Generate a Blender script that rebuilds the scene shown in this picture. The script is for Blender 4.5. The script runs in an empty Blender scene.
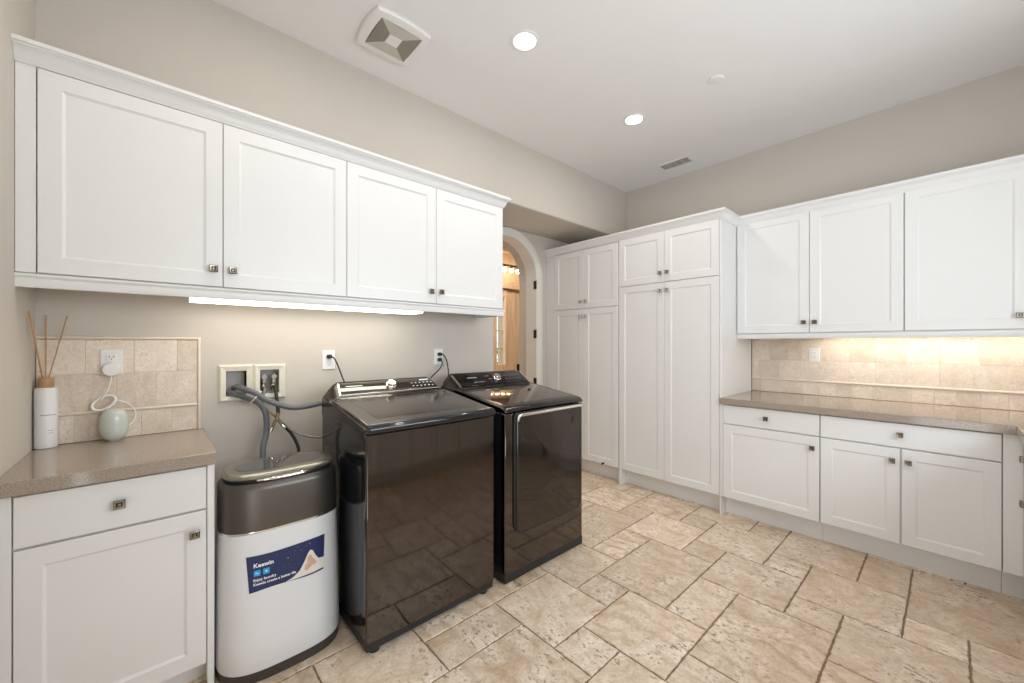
import bpy, bmesh, math, random
from mathutils import Vector, Matrix
PI = math.pi
sc = bpy.context.scene
COL = sc.collection
rnd = random.Random(7)

# ------------------------------------------------------------------ camera
TH = math.atan2(438, 394.3)
cam_d = bpy.data.cameras.new('camera')
cam = bpy.data.objects.new('camera', cam_d); COL.objects.link(cam)
cam.location = (0, 0, 1.33)
cam.rotation_euler = (PI/2, 0, TH - PI/2)
cam_d.sensor_width = 36
cam_d.lens = 394.3/1024*36
cam_d.shift_y = 2.3/1024
cam_d.clip_start = 0.02
sc.camera = cam

# ------------------------------------------------------------------ world, view
w = bpy.data.worlds.new('daylight'); sc.world = w; w.use_nodes = True
bg = w.node_tree.nodes['Background']
bg.inputs[0].default_value = (0.80, 0.90, 1.0, 1); bg.inputs[1].default_value = 2.2
sc.view_settings.view_transform = 'Standard'
sc.view_settings.look = 'None'
sc.view_settings.exposure = 0.0
sc.view_settings.gamma = 1
sc.view_settings.use_curve_mapping = False
sc.cycles.use_denoising = True
sc.cycles.max_bounces = 10
sc.cycles.diffuse_bounces = 6
sc.cycles.glossy_bounces = 5
sc.cycles.sample_clamp_indirect = 6
sc.cycles.caustics_reflective = False
sc.cycles.caustics_refractive = False

def area(name, loc, rot, sx, sy, power, color, shape='RECTANGLE', spread=PI):
    l = bpy.data.lights.new(name, 'AREA'); l.shape = shape
    l.size = sx; l.size_y = sy; l.energy = power; l.color = color; l.spread = spread
    o = bpy.data.objects.new(name, l); COL.objects.link(o)
    o.location = loc; o.rotation_euler = rot
    return o
# daylight through the window; fill light through an added, unseen glazed door
area('window_daylight', (1.55, -1.10, 1.72), (PI/2+.25, 0, 0), 2.5, 1.15, 60, (0.90, 0.955, 1.0))
area('door_daylight', (-.60, -.18, 1.15), (PI/2+.25, 0, -PI/2), 0.95, 2.0, 26, (0.91, 0.96, 1.0))
# warm fill lamp added under the hall ceiling beyond the arch
area('hall_daylight', (3.1, 4.4, 3.0), (0, 0, 0), 1.6, 0.8, 60, (1.0, 0.92, 0.80))
CAN_POWER = 4.5
CAN_SPOTS = [(1.552, 1.615), (2.716, 1.62), (.388, 1.615), (1.552, 0.25)]  # last two are out of view, added for illumination
for x, y in CAN_SPOTS:
    area('can_lamp', (x, y, 3.035), (0, 0, 0), 0.12, 0.12, CAN_POWER, (1.0, 0.95, 0.87), 'DISK')

# ------------------------------------------------------------------ materials
def mat(name):
    m = bpy.data.materials.new(name); m.use_nodes = True
    nt = m.node_tree
    return m, nt, nt.nodes['Principled BSDF']

def N(nt, t, **kw):
    n = nt.nodes.new(t)
    for k, v in kw.items(): setattr(n, k, v)
    return n

def coords(nt, scale=(1, 1, 1)):
    tc = N(nt, 'ShaderNodeTexCoord'); mp = N(nt, 'ShaderNodeMapping')
    mp.inputs['Scale'].default_value = scale
    nt.links.new(tc.outputs['Object'], mp.inputs[0])
    return mp.outputs[0]

def simple(name, color, rough=.5, metal=0., bump=0., bscale=200., var=.04, vscale=6., coat=0., spec=.5, stretch=(1, 1, 1)):
    """plain finish with a faint procedural unevenness of its own"""
    m, nt, b = mat(name)
    co = coords(nt, stretch)
    nz = N(nt, 'ShaderNodeTexNoise'); nz.inputs['Scale'].default_value = vscale; nz.inputs['Detail'].default_value = 4
    nt.links.new(co, nz.inputs['Vector'])
    mx = N(nt, 'ShaderNodeMix', data_type='RGBA')
    c0 = [max(0, c*(1-var)) for c in color]; c1 = [min(1, c*(1+var)) for c in color]
    mx.inputs['A'].default_value = (*c0, 1); mx.inputs['B'].default_value = (*c1, 1)
    nt.links.new(nz.outputs['Fac'], mx.inputs['Factor'])
    nt.links.new(mx.outputs['Result'], b.inputs['Base Color'])
    b.inputs['Roughness'].default_value = rough
    b.inputs['Metallic'].default_value = metal
    b.inputs['Coat Weight'].default_value = coat
    b.inputs['Specular IOR Level'].default_value = spec
    if bump:
        n2 = N(nt, 'ShaderNodeTexNoise'); n2.inputs['Scale'].default_value = bscale; n2.inputs['Detail'].default_value = 3
        nt.links.new(co, n2.inputs['Vector'])
        bp = N(nt, 'ShaderNodeBump'); bp.inputs['Strength'].default_value = bump; bp.inputs['Distance'].default_value = .004
        nt.links.new(n2.outputs['Fac'], bp.inputs['Height']); nt.links.new(bp.outputs[0], b.inputs['Normal'])
    return m

def emit(name, color, strength):
    m, nt, b = mat(name)
    b.inputs['Base Color'].default_value = (*color, 1)
    b.inputs['Emission Color'].default_value = (*color, 1)
    b.inputs['Emission Strength'].default_value = strength
    return m

def travertine(name, light, dark, deep, rough=.35, holes=.55, scale=1., tone_amt=.35, bump=.25, band=.75):
    m, nt, b = mat(name); L = nt.links.new
    tc = N(nt, 'ShaderNodeTexCoord')
    at = N(nt, 'ShaderNodeAttribute', attribute_name='tone')
    sep = N(nt, 'ShaderNodeSeparateColor'); L(at.outputs['Color'], sep.inputs[0])
    mul = N(nt, 'ShaderNodeVectorMath', operation='SCALE'); mul.inputs['Scale'].default_value = 37.0
    L(at.outputs['Color'], mul.inputs[0])
    add = N(nt, 'ShaderNodeVectorMath', operation='ADD'); L(tc.outputs['Object'], add.inputs[0]); L(mul.outputs[0], add.inputs[1])
    V = add.outputs[0]
    def noise(sc_, det=6, rg=.6, dist=0., vec=None):
        n = N(nt, 'ShaderNodeTexNoise'); n.inputs['Scale'].default_value = sc_; n.inputs['Detail'].default_value = det
        n.inputs['Roughness'].default_value = rg; n.inputs['Distortion'].default_value = dist
        L(vec or V, n.inputs['Vector']); return n.outputs['Fac']
    def ramp(src, p0, c0, p1, c1):
        r = N(nt, 'ShaderNodeValToRGB'); e = r.color_ramp.elements
        e[0].position = p0; e[1].position = p1; e[0].color = (*c0, 1); e[1].color = (*c1, 1); L(src, r.inputs[0]); return r.outputs[0]
    def mix(a, b_, fac, blend='MIX'):
        x = N(nt, 'ShaderNodeMix', data_type='RGBA', blend_type=blend)
        for sock, val in (('A', a), ('B', b_), ('Factor', fac)):
            if hasattr(val, 'node'): L(val, x.inputs[sock])
            elif isinstance(val, tuple): x.inputs[sock].default_value = (*val, 1)
            else: x.inputs[sock].default_value = val
        return x.outputs['Result']
    def math_(op, a, b_):
        x = N(nt, 'ShaderNodeMath', operation=op)
        for k, val in enumerate((a, b_)):
            if hasattr(val, 'node'): L(val, x.inputs[k])
            else: x.inputs[k].default_value = val
        return x.outputs[0]
    base = ramp(noise(5*scale, 12, .74, .8), .34, dark, .62, light)
    # drifting bands of the stone, strong on some pieces only
    wv = N(nt, 'ShaderNodeTexWave'); wv.inputs['Scale'].default_value = 3.2*scale; wv.inputs['Distortion'].default_value = 9; wv.inputs['Detail'].default_value = 5; wv.inputs['Detail Scale'].default_value = 1.4; wv.inputs['Detail Roughness'].default_value = .6
    L(V, wv.inputs['Vector'])
    bands = ramp(wv.outputs['Fac'], .05, (.74, .67, .58), .40, (1.03, 1.03, 1.03))
    col = mix(base, bands, math_('MULTIPLY', ramp(sep.outputs[1], .45, (.2*band,)*3, .95, (band,)*3), 1.0), 'MULTIPLY')
    # fine crystalline mottling
    col = mix(col, ramp(noise(70*scale, 4, .65), .32, (.86, .83, .79), .62, (1.04, 1.04, 1.04)), .8, 'MULTIPLY')
    # piece to piece tone
    col = mix(col, ramp(sep.outputs[0], 0., (1-tone_amt, 1-tone_amt*1.12, 1-tone_amt*1.28), 1., (1.03, 1.03, 1.03)), 1., 'MULTIPLY')
    # clustered pores
    st = N(nt, 'ShaderNodeMapping'); st.inputs['Scale'].default_value = (1, .6, 1); L(V, st.inputs[0])
    pore = ramp(noise(62*scale, 4, .62, .5, st.outputs[0]), .545, (0,)*3, .615, (1,)*3)
    clus = ramp(noise(5*scale, 4, .6, .5), .44, (0,)*3, .60, (1,)*3)
    pit = math_('MULTIPLY', pore, clus)
    big = ramp(noise(26*scale, 4, .62, 1.2, st.outputs[0]), .665, (0,)*3, .705, (1,)*3)
    pit = math_('MAXIMUM', pit, math_('MULTIPLY', big, .8))
    hm = math_('MULTIPLY', pit, holes)
    col = mix(col, deep, hm)
    L(col, b.inputs['Base Color'])
    b.inputs['Roughness'].default_value = rough
    hgt = math_('SUBTRACT', math_('MULTIPLY', noise(9*scale, 6), .4), hm)
    bp = N(nt, 'ShaderNodeBump'); bp.inputs['Strength'].default_value = bump; bp.inputs['Distance'].default_value = .004
    L(hgt, bp.inputs['Height']); L(bp.outputs[0], b.inputs['Normal'])
    return m

def quartz(name):
    m, nt, b = mat(name)
    co = coords(nt)
    n1 = N(nt, 'ShaderNodeTexNoise'); n1.inputs['Scale'].default_value = 210; n1.inputs['Detail'].default_value = 5
    n2 = N(nt, 'ShaderNodeTexNoise'); n2.inputs['Scale'].default_value = 5; n2.inputs['Detail'].default_value = 4
    vo = N(nt, 'ShaderNodeTexVoronoi'); vo.inputs['Scale'].default_value = 210
    for n in (n1, n2, vo): nt.links.new(co, n.inputs['Vector'])
    r = N(nt, 'ShaderNodeValToRGB'); e = r.color_ramp.elements
    e[0].position = .30; e[0].color = (.25, .20, .16, 1); e[1].position = .72; e[1].color = (.43, .36, .295, 1)
    nt.links.new(n1.outputs['Fac'], r.inputs[0])
    r2 = N(nt, 'ShaderNodeValToRGB'); r2.color_ramp.elements[0].color = (.62, .60, .58, 1); r2.color_ramp.elements[0].position = .04; r2.color_ramp.elements[1].position = .16
    nt.links.new(vo.outputs['Distance'], r2.inputs[0])
    mx = N(nt, 'ShaderNodeMix', data_type='RGBA', blend_type='MULTIPLY'); mx.inputs['Factor'].default_value = .45
    nt.links.new(r.outputs[0], mx.inputs['A']); nt.links.new(r2.outputs[0], mx.inputs['B'])
    nt.links.new(mx.outputs['Result'], b.inputs['Base Color'])
    b.inputs['Roughness'].default_value = .07
    b.inputs['Specular IOR Level'].default_value = .35
    return m

def wood(name, c0, c1, scale=(14, 14, 1.2), rough=.4):
    m, nt, b = mat(name)
    co = coords(nt, scale)
    n1 = N(nt, 'ShaderNodeTexNoise'); n1.inputs['Scale'].default_value = 2.2; n1.inputs['Detail'].default_value = 6; n1.inputs['Distortion'].default_value = .6
    nt.links.new(co, n1.inputs['Vector'])
    r = N(nt, 'ShaderNodeValToRGB'); r.color_ramp.elements[0].position = .3; r.color_ramp.elements[1].position = .7
    r.color_ramp.elements[0].color = (*c0, 1); r.color_ramp.elements[1].color = (*c1, 1)
    nt.links.new(n1.outputs['Fac'], r.inputs[0]); nt.links.new(r.outputs[0], b.inputs['Base Color'])
    b.inputs['Roughness'].default_value = rough
    return m

def clear_glass(name, tint=(1, 1, 1)):
    m = bpy.data.materials.new(name); m.use_nodes = True; nt = m.node_tree
    nt.nodes.remove(nt.nodes['Principled BSDF'])
    out = nt.nodes['Material Output']
    t = N(nt, 'ShaderNodeBsdfTransparent'); t.inputs[0].default_value = (*tint, 1)
    g = N(nt, 'ShaderNodeBsdfGlossy'); g.inputs['Roughness'].default_value = .02
    mx = N(nt, 'ShaderNodeMixShader'); mx.inputs[0].default_value = .06
    nt.links.new(t.outputs[0], mx.inputs[1]); nt.links.new(g.outputs[0], mx.inputs[2])
    nt.links.new(mx.outputs[0], out.inputs['Surface'])
    return m

M = {}
M['wall'] = simple('wall_paint', (.56, .512, .458), .85, bump=.05, bscale=260, var=.02)
M['hallwall'] = simple('hall_wall_paint', (.60, .49, .35), .85, bump=.05, bscale=260, var=.02)
M['ceil'] = simple('ceiling_paint', (.81, .80, .795), .9, bump=.05, bscale=240, var=.02)
M['white'] = simple('white_lacquer', (.765, .758, .752), .34, var=.012)
M['trimwhite'] = simple('white_trim_paint', (.74, .715, .67), .4, var=.015)
M['carcass'] = simple('white_melamine', (.70, .69, .68), .5, var=.012)
M['quartz'] = quartz('taupe_quartz')
M['floor'] = travertine('travertine_floor', (.93, .82, .695), (.60, .44, .295), (.29, .18, .10), .34, .85, 1., .20, .4)
M['grout'] = simple('floor_grout', (.25, .175, .115), .9, bump=.4, bscale=120, var=.15, vscale=20)
M['splash'] = travertine('travertine_wall_tile', (.83, .74, .65), (.68, .575, .475), (.45, .33, .24), .42, .45, 1.5, .15, .15, .22)
M['splashgrout'] = simple('wall_tile_grout', (.74, .67, .58), .85, bump=.2, var=.04)
M['pencil'] = simple('travertine_pencil_trim', (.74, .65, .54), .4, bump=.1, bscale=60, var=.10, vscale=14)
M['nickel'] = simple('brushed_nickel', (.27, .235, .195), .26, 1.0, var=.05)
M['chrome'] = simple('polished_chrome', (.80, .79, .77), .12, 1.0, var=.02)
M['blacksteel'] = simple('black_stainless', (.118, .103, .093), .07, 1.0, var=.03, vscale=3, stretch=(1, 1, 40))
M['darksteel'] = simple('black_stainless_top', (.075, .068, .062), .20, 1.0, var=.05, vscale=3)
M['lidsteel'] = simple('black_stainless_lid', (.15, .136, .12), .14, 1.0, var=.03, vscale=3)
M['sideblack'] = simple('gloss_black_enamel', (.012, .012, .014), .10, 0., var=.1, spec=.6)
M['blackglass'] = simple('black_glass', (.010, .009, .009), .05, 0., var=.05, spec=.7, coat=.4)
M['panelmirror'] = simple('reflective_panel_glass', (.20, .19, .17), .06, 1.0, var=.03)
M['dryerpanel'] = simple('dark_panel_glass', (.010, .009, .009), .12, 0., var=.05, spec=.25)
M['doorglass'] = simple('smoked_door_glass', (.085, .072, .064), .05, .9, var=.04)
M['topgloss'] = simple('glossy_dark_top', (.16, .135, .115), .06, .8, var=.03)
M['plinth'] = simple('matte_black_plastic', (.018, .017, .016), .55, var=.1)
M['rubber'] = simple('black_rubber', (.014, .014, .014), .6, var=.1)
M['hose'] = simple('grey_corrugated_plastic', (.125, .132, .14), .42, var=.08)
M['greycable'] = simple('grey_hose_braid', (.20, .19, .175), .4, var=.1, vscale=80)
M['brass'] = simple('aged_brass', (.34, .215, .115), .35, 1.0, var=.12, vscale=40)
M['plastic'] = simple('white_plastic', (.80, .79, .77), .35, var=.01)
M['ivory'] = simple('ivory_plastic', (.70, .66, .56), .45, var=.02)
M['plate'] = simple('outlet_plate_white', (.78, .775, .76), .3, var=.01)
M['slot'] = simple('outlet_slot', (.03, .03, .03), .6)
M['boxback'] = simple('box_back_plastic', (.42, .40, .37), .5, var=.12, vscale=18)
M['binwhite'] = simple('white_abs_shell', (.74, .745, .76), .28, var=.008)
M['bingrey'] = simple('bronze_grey_shell', (.125, .112, .10), .36, .8, var=.05)
M['bincham'] = simple('champagne_lid', (.30, .285, .235), .26, .7, var=.04)
M['bindark'] = simple('dark_bin_base', (.05, .042, .036), .45, var=.08)
M['binwin'] = simple('smoked_lid_window', (.11, .112, .115), .05, .2, var=.03, spec=.7)
M['navy'] = simple('navy_sticker_print', (.016, .025, .095), .45, var=.06)
M['cyan'] = simple('cyan_icon_print', (.02, .36, .75), .45)
M['towel'] = simple('pale_towel_print', (.72, .69, .62), .5, var=.10, vscale=60)
M['skin'] = simple('skin_tone_print', (.60, .38, .29), .5, var=.25, vscale=50)
M['print'] = simple('white_print', (.82, .82, .82), .5)
M['greyprint'] = simple('grey_print', (.30, .29, .28), .6)
M['celadon'] = simple('celadon_gloss', (.56, .605, .57), .16, var=.03, coat=.4)
M['cream'] = simple('white_ceramic', (.77, .76, .76), .35, var=.01)
M['cork'] = simple('cork_collar', (.46, .26, .14), .7, bump=.3, bscale=90, var=.2, vscale=40)
M['reed'] = simple('rattan_reed', (.52, .30, .15), .7, var=.2, vscale=30)
M['dark'] = simple('dark_metal_hinge', (.02, .018, .016), .4, .5)
M['ventgrey'] = simple('fan_louvre_grey', (.42, .385, .33), .6, var=.06, vscale=40)
M['fanlight'] = simple('fan_louvre_pale', (.60, .57, .51), .6, var=.05, vscale=40)
M['ventgrey2'] = simple('fan_louvre_taupe', (.34, .30, .25), .6, var=.06, vscale=40)
M['ventdark'] = simple('duct_dark', (.08, .075, .07), .8)
M['wood'] = wood('honey_door_wood', (.62, .455, .31), (.78, .61, .45))
M['darkwood'] = wood('brown_ceiling_wood', (.20, .10, .045), (.30, .16, .075))
M['leaf'] = simple('garden_leaf', (.34, .52, .20), .55, var=.4, vscale=5)
M['soil'] = simple('garden_ground', (.30, .32, .18), .9, var=.3, vscale=3)
M['glass'] = clear_glass('window_glass', (.97, .98, .98))
M['can'] = emit('recessed_lamp_lens', (1.0, .93, .82), 7.0)
M['strip'] = emit('under_cabinet_lamp_lens', (1.0, .93, .80), 6.5)
M['strip2'] = emit('under_cabinet_lamp_lens_warm', (1.0, .92, .79), 15.0)
M['bulb'] = emit('chandelier_bulb', (1.0, .80, .50), 28.0)
M['bronze'] = simple('dark_bronze', (.06, .04, .025), .4, .8)

# ------------------------------------------------------------------ mesh builder
class MB:
    def __init__(s): s.v = []; s.f = []; s.m = []; s.tone = []
    def add(s, vs, fs, mi=0, tone=(1, 1, 1)):
        o = len(s.v); s.v += [tuple(p) for p in vs]
        for f in fs: s.f.append([o+i for i in f]); s.m.append(mi); s.tone.append(tone)
    def box(s, x0, x1, y0, y1, z0, z1, mi=0, tone=(1, 1, 1)):
        vs = [(x0, y0, z0), (x1, y0, z0), (x1, y1, z0), (x0, y1, z0), (x0, y0, z1), (x1, y0, z1), (x1, y1, z1), (x0, y1, z1)]
        s.add(vs, [(0, 3, 2, 1), (4, 5, 6, 7), (0, 1, 5, 4), (1, 2, 6, 5), (2, 3, 7, 6), (3, 0, 4, 7)], mi, tone)
    def loft(s, rings, c0=True, c1=True, mi=0, closed=True, tone=(1, 1, 1)):
        n = len(rings[0]); vs = [p for r in rings for p in r]; fs = []
        for k in range(len(rings)-1):
            for i in range(n if closed else n-1):
                j = (i+1) % n
                fs.append((k*n+i, k*n+j, (k+1)*n+j, (k+1)*n+i))
        if c0: fs.append(tuple(reversed(range(n))))
        if c1: fs.append(tuple((len(rings)-1)*n+i for i in range(n)))
        s.add(vs, fs, mi, tone)
    def prism(s, poly, axis, a0, a1, mi=0):
        def P(p, a):
            if axis == 'x': return (a, p[0], p[1])
            if axis == 'y': return (p[0], a, p[1])
            return (p[0], p[1], a)
        s.loft([[P(p, a0) for p in poly], [P(p, a1) for p in poly]], mi=mi)
    def tube(s, pts, r, n=10, mi=0, sub=6, ripple=0.):
        P = [Vector(p) for p in pts]
        if sub > 1 and len(P) > 2:
            Q = []
            for i in range(len(P)-1):
                p0 = P[max(i-1, 0)]; p1 = P[i]; p2 = P[i+1]; p3 = P[min(i+2, len(P)-1)]
                for k in range(sub):
                    t = k/sub
                    Q.append(.5*((2*p1)+(p2-p0)*t+(2*p0-5*p1+4*p2-p3)*t*t+(3*p1-p0-3*p2+p3)*t**3))
            Q.append(P[-1]); P = Q
        up = Vector((0, 0, 1)); rings = []
        T0 = (P[1]-P[0]).normalized()
        nn = T0.cross(up)
        if nn.length < .1: nn = T0.cross(Vector((1, 0, 0)))
        nn.normalize()
        for i, p in enumerate(P):
            T = (P[min(i+1, len(P)-1)]-P[max(i-1, 0)]).normalized()
            nn = (nn - T*nn.dot(T)).normalized(); bb = T.cross(nn)
            rr = r(i/(len(P)-1)) if callable(r) else r
            if ripple and i % 2: rr *= 1-ripple
            rings.append([tuple(p+rr*(math.cos(2*PI*k/n)*nn+math.sin(2*PI*k/n)*bb)) for k in range(n)])
        s.loft(rings, mi=mi)
    def lathe(s, prof, c=(0, 0, 0), n=28, mi=0, axis='z', sgn=1):
        rings = []
        for r, h in prof:
            R = []
            for k in range(n):
                a = 2*PI*k/n; u, v = r*math.cos(a), r*math.sin(a)
                if axis == 'z': R.append((c[0]+u, c[1]+v, c[2]+h*sgn))
                elif axis == 'y': R.append((c[0]+u, c[1]+h*sgn, c[2]+v))
                else: R.append((c[0]+h*sgn, c[1]+u, c[2]+v))
            rings.append(R)
        s.loft(rings, mi=mi)
    def build(s, name, mats, parent=None, smooth=None, bevel=None, seg=2, loc=None):
        me = bpy.data.meshes.new(name)
        me.from_pydata(s.v, [], s.f)
        if not isinstance(mats, (list, tuple)): mats = [mats]
        for m_ in mats: me.materials.append(M[m_] if isinstance(m_, str) else m_)
        me.polygons.foreach_set('material_index', s.m)
        if any(t != (1, 1, 1) for t in s.tone):
            ca = me.color_attributes.new('tone', 'FLOAT_COLOR', 'CORNER')
            d = []
            for p, t in zip(me.polygons, s.tone): d += [*t, 1.0]*p.loop_total
            ca.data.foreach_set('color', d)
        bm = bmesh.new(); bm.from_mesh(me)
        bmesh.ops.recalc_face_normals(bm, faces=bm.faces)
        bm.to_mesh(me); bm.free()
        if smooth is not None:
            me.polygons.foreach_set('use_smooth', [True]*len(me.polygons))
            me.set_sharp_from_angle(angle=math.radians(smooth))
        me.update()
        o = bpy.data.objects.new(name, me); COL.objects.link(o)
        if parent is not None: o.parent = parent
        if loc: o.location = loc
        if bevel:
            b = o.modifiers.new('bevel', 'BEVEL'); b.width = bevel; b.segments = seg
            b.limit_method = 'ANGLE'; b.angle_limit = math.radians(32); b.harden_normals = False
            if smooth is None:
                me.polygons.foreach_set('use_smooth', [True]*len(me.polygons))
                me.set_sharp_from_angle(angle=math.radians(25))
        return o

def thing(name, label, cat, loc=(0, 0, 0), rz=0, group=None):
    o = bpy.data.objects.new(name, None); COL.objects.link(o)
    o.empty_display_size = .1
    o.location = loc; o.rotation_euler = (0, 0, rz)
    o['label'] = label; o['category'] = cat
    if group: o['group'] = group
    return o
def tag(o, label, cat, group=None):
    o['label'] = label; o['category'] = cat
    if group: o['group'] = group
    return o
def struct(o, label=None):
    o['kind'] = 'structure'
    if label: o['label'] = label
    return o
def local(parent, pts):
    l = parent.location
    return [(p[0]-l[0], p[1]-l[1], p[2]-l[2]) for p in pts]

class WB(MB):
    """builder in world coordinates for a thing whose Empty is not rotated"""
    def __init__(s, t): super().__init__(); s.t = t
    def build(s, name, mats, **kw):
        l = s.t.location; s.v = [(p[0]-l[0], p[1]-l[1], p[2]-l[2]) for p in s.v]
        return super().build(name, mats, kw.pop('parent', s.t), **kw)

def rrect(cx, cz, hw, hh, r, n=6):
    """rounded rectangle outline; r is one radius or four (bl, br, tr, tl)"""
    if not isinstance(r, (tuple, list)): r = (r,)*4
    out = []
    for (sx, sz, a0), rr in zip(((-1, -1, PI), (1, -1, 1.5*PI), (1, 1, 0), (-1, 1, .5*PI)), r):
        for k in range(n+1):
            a = a0+k/n*PI/2
            out.append((cx+sx*(hw-rr)+rr*math.cos(a), cz+sz*(hh-rr)+rr*math.sin(a)))
    return out
def sell(a, b, n=64, e=3.0, cx=0, cy=0):
    out = []
    for k in range(n):
        t = 2*PI*k/n; c, s_ = math.cos(t), math.sin(t)
        out.append((cx+a*abs(c)**(2/e)*(1 if c >= 0 else -1), cy+b*abs(s_)**(2/e)*(1 if s_ >= 0 else -1)))
    return out

# ------------------------------------------------------------------ room shell
XL, YW, XB, YA, ZC, YS = -.365, 2.47, 3.97, 3.03, 3.05, -.90
ZSOF, XRET = 2.517, 2.03
U = .2028; FX, FY = 1.291, .552

def floor_mesh():
    g = MB()
    g.box(-.7, 5.9, -1.2, 5.4, -.06, -.0045, 1)
    base = [(3, 6, 2, 4), (1, 3, 1, 3), (0, 2, 3, 5), (3, 5, 1, 2), (2, 3, 3, 4), (6, 7, 2, 3)]
    r_ = random.Random(11)
    for a in range(-14, 22):
        for b_ in range(-8, 9):
            for (i0, i1, j0, j1) in base:
                x0, x1 = FX+U*(i0+a+6*b_), FX+U*(i1+a+6*b_)
                y0, y1 = FY+U*(j0+3*a), FY+U*(j1+3*a)
                if x1 < -.7 or x0 > 5.9 or y1 < -1.2 or y0 > 5.4: continue
                near = y0 < 2.6 and x0 < 3.6
                gp = .0028
                pts = []
                def edge(p, q, nx, ny):
                    L = math.hypot(q[0]-p[0], q[1]-p[1]); k = max(2, int(L/(.016 if near else .08)))
                    for i in range(k):
                        t = i/k
                        jit = abs(r_.gauss(0, .0017)) if i else 0
                        if i and r_.random() < .08: jit += .0035
                        pts.append((p[0]+(q[0]-p[0])*t+nx*jit, p[1]+(q[1]-p[1])*t+ny*jit))
                A, B, C_, D = (x0+gp, y0+gp), (x1-gp, y0+gp), (x1-gp, y1-gp), (x0+gp, y1-gp)
                edge(A, B, 0, 1); edge(B, C_, -1, 0); edge(C_, D, 0, -1); edge(D, A, 1, 0)
                cx, cy = (x0+x1)/2, (y0+y1)/2
                tone = (r_.random(), r_.random(), r_.random())
                def ins(d):
                    o = []
                    for (x, y) in pts:
                        o.append((x+(d if x < cx else -d)*(1 if abs(x-cx) > (x1-x0)/2-.02 else 0), y+(d if y < cy else -d)*(1 if abs(y-cy) > (y1-y0)/2-.02 else 0)))
                    return o
                g.loft([[(x, y, -.006) for x, y in pts], [(x, y, -.0022) for x, y in pts], [(x, y, 0) for x, y in ins(.0022)]], c0=False, mi=0, tone=tone)
    return g
struct(floor_mesh().build('floor', ['floor', 'grout'], smooth=20), 'honed travertine floor in a mixed rectangle pattern')

def grid_wall(name, axis, pos, depth, xs, zs, holes, m_, sgn=1):
    """flat wall made of cells, some left open right through; axis 'y': lies in xz at y=pos, thickness towards +sgn"""
    g = MB(); a0, a1 = pos, pos+sgn*depth
    solid = {(i, j): not any(xs[i] >= h[0]-1e-6 and xs[i+1] <= h[1]+1e-6 and zs[j] >= h[2]-1e-6 and zs[j+1] <= h[3]+1e-6 for h in holes)
             for i in range(len(xs)-1) for j in range(len(zs)-1)}
    def P(x, z, a): return (x, a, z) if axis == 'y' else (a, x, z)
    for (i, j), s_ in solid.items():
        if not s_: continue
        x0, x1, z0, z1 = xs[i], xs[i+1], zs[j], zs[j+1]
        for a in (a0, a1): g.add([P(x0, z0, a), P(x1, z0, a), P(x1, z1, a), P(x0, z1, a)], [(0, 1, 2, 3)])
        for (di, dj, q) in ((-1, 0, ((x0, z0), (x0, z1))), (1, 0, ((x1, z0), (x1, z1))), (0, -1, ((x0, z0), (x1, z0))), (0, 1, ((x0, z1), (x1, z1)))):
            if not solid.get((i+di, j+dj), False):
                g.add([P(*q[0], a0), P(*q[1], a0), P(*q[1], a1), P(*q[0], a1)], [(0, 1, 2, 3)])
    bmv = g
    o = bmv.build(name, m_)
    bm = bmesh.new(); bm.from_mesh(o.data)
    bmesh.ops.remove_doubles(bm, verts=bm.verts, dist=1e-5)
    bmesh.ops.recalc_face_normals(bm, faces=bm.faces)
    bm.to_mesh(o.data); bm.free()
    return o

HX0, HX1, HZ0, HZ1 = .258, .500, 1.060, 1.192          # opening for the washing machine outlet box
wb = grid_wall('wall_back', 'y', YW, YA-YW, [-.52, HX0, HX1, XRET, 4.1], [-.06, HZ0, HZ1, ZSOF, 3.2],
               [(HX0, HX1, HZ0, HZ1), (XRET, 4.1, -.06, HZ0), (XRET, 4.1, HZ0, HZ1), (XRET, 4.1, HZ1, ZSOF)], 'wall')
bv = wb.modifiers.new('bullnose', 'BEVEL'); bv.width = .014; bv.segments = 3; bv.limit_method = 'ANGLE'; bv.angle_limit = 1.0
struct(wb, 'beige wall behind the washer with a lowered soffit over the alcove')
struct(grid_wall('wall_left', 'x', XL, .15, [-1.05, -.70, .34, YW], [-.06, 0, 2.25, 3.2], [(-.70, .34, 0, 2.25)], 'wall', -1), 'beige side wall at the far left')
g = MB(); g.box(XB, XB+.13, -1.05, YA, -.06, 3.2); struct(g.build('wall_right', 'wall'), 'beige wall behind the right hand cabinets')
struct(grid_wall('wall_front', 'y', YS, .15, [XL-.15, .35, 2.75, XB+.13], [-.06, 1.18, 2.32, 3.2], [(.35, 2.75, 1.18, 2.32)], 'wall', -1), 'beige wall with the window')
g = MB(); g.box(XL-.15, XB+.13, -1.05, YA+.27, ZC, ZC+.15); struct(g.build('ceiling', 'ceil'), 'flat off white ceiling')

# glazed door added in the left wall, out of view, as a fill light source
d1 = struct(thing('door_1', 'white glazed garden door behind the photographer', 'door', (XL, -.18, 0))); del d1['category']
g = WB(d1)
for (a, b_, c, d) in ((-.70, -.60, 0, 2.25), (.24, .34, 0, 2.25), (-.60, .24, 0, .20), (-.60, .24, 2.10, 2.25), (-.60, .24, 1.12, 1.17)): g.box(XL-.10, XL-.05, a, b_, c, d)
g.build('door_frame', 'trimwhite')
g = WB(d1); g.box(XL-.078, XL-.072, -.60, .24, .20, 2.10); g.build('door_pane', 'glass')
g = WB(d1); g.tube([(XL-.05, .29, 1.0), (XL-.01, .29, 1.0), (XL-.01, .19, 1.0)], .010, 8, sub=1); g.build('door_handle', 'nickel', smooth=40)

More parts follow.
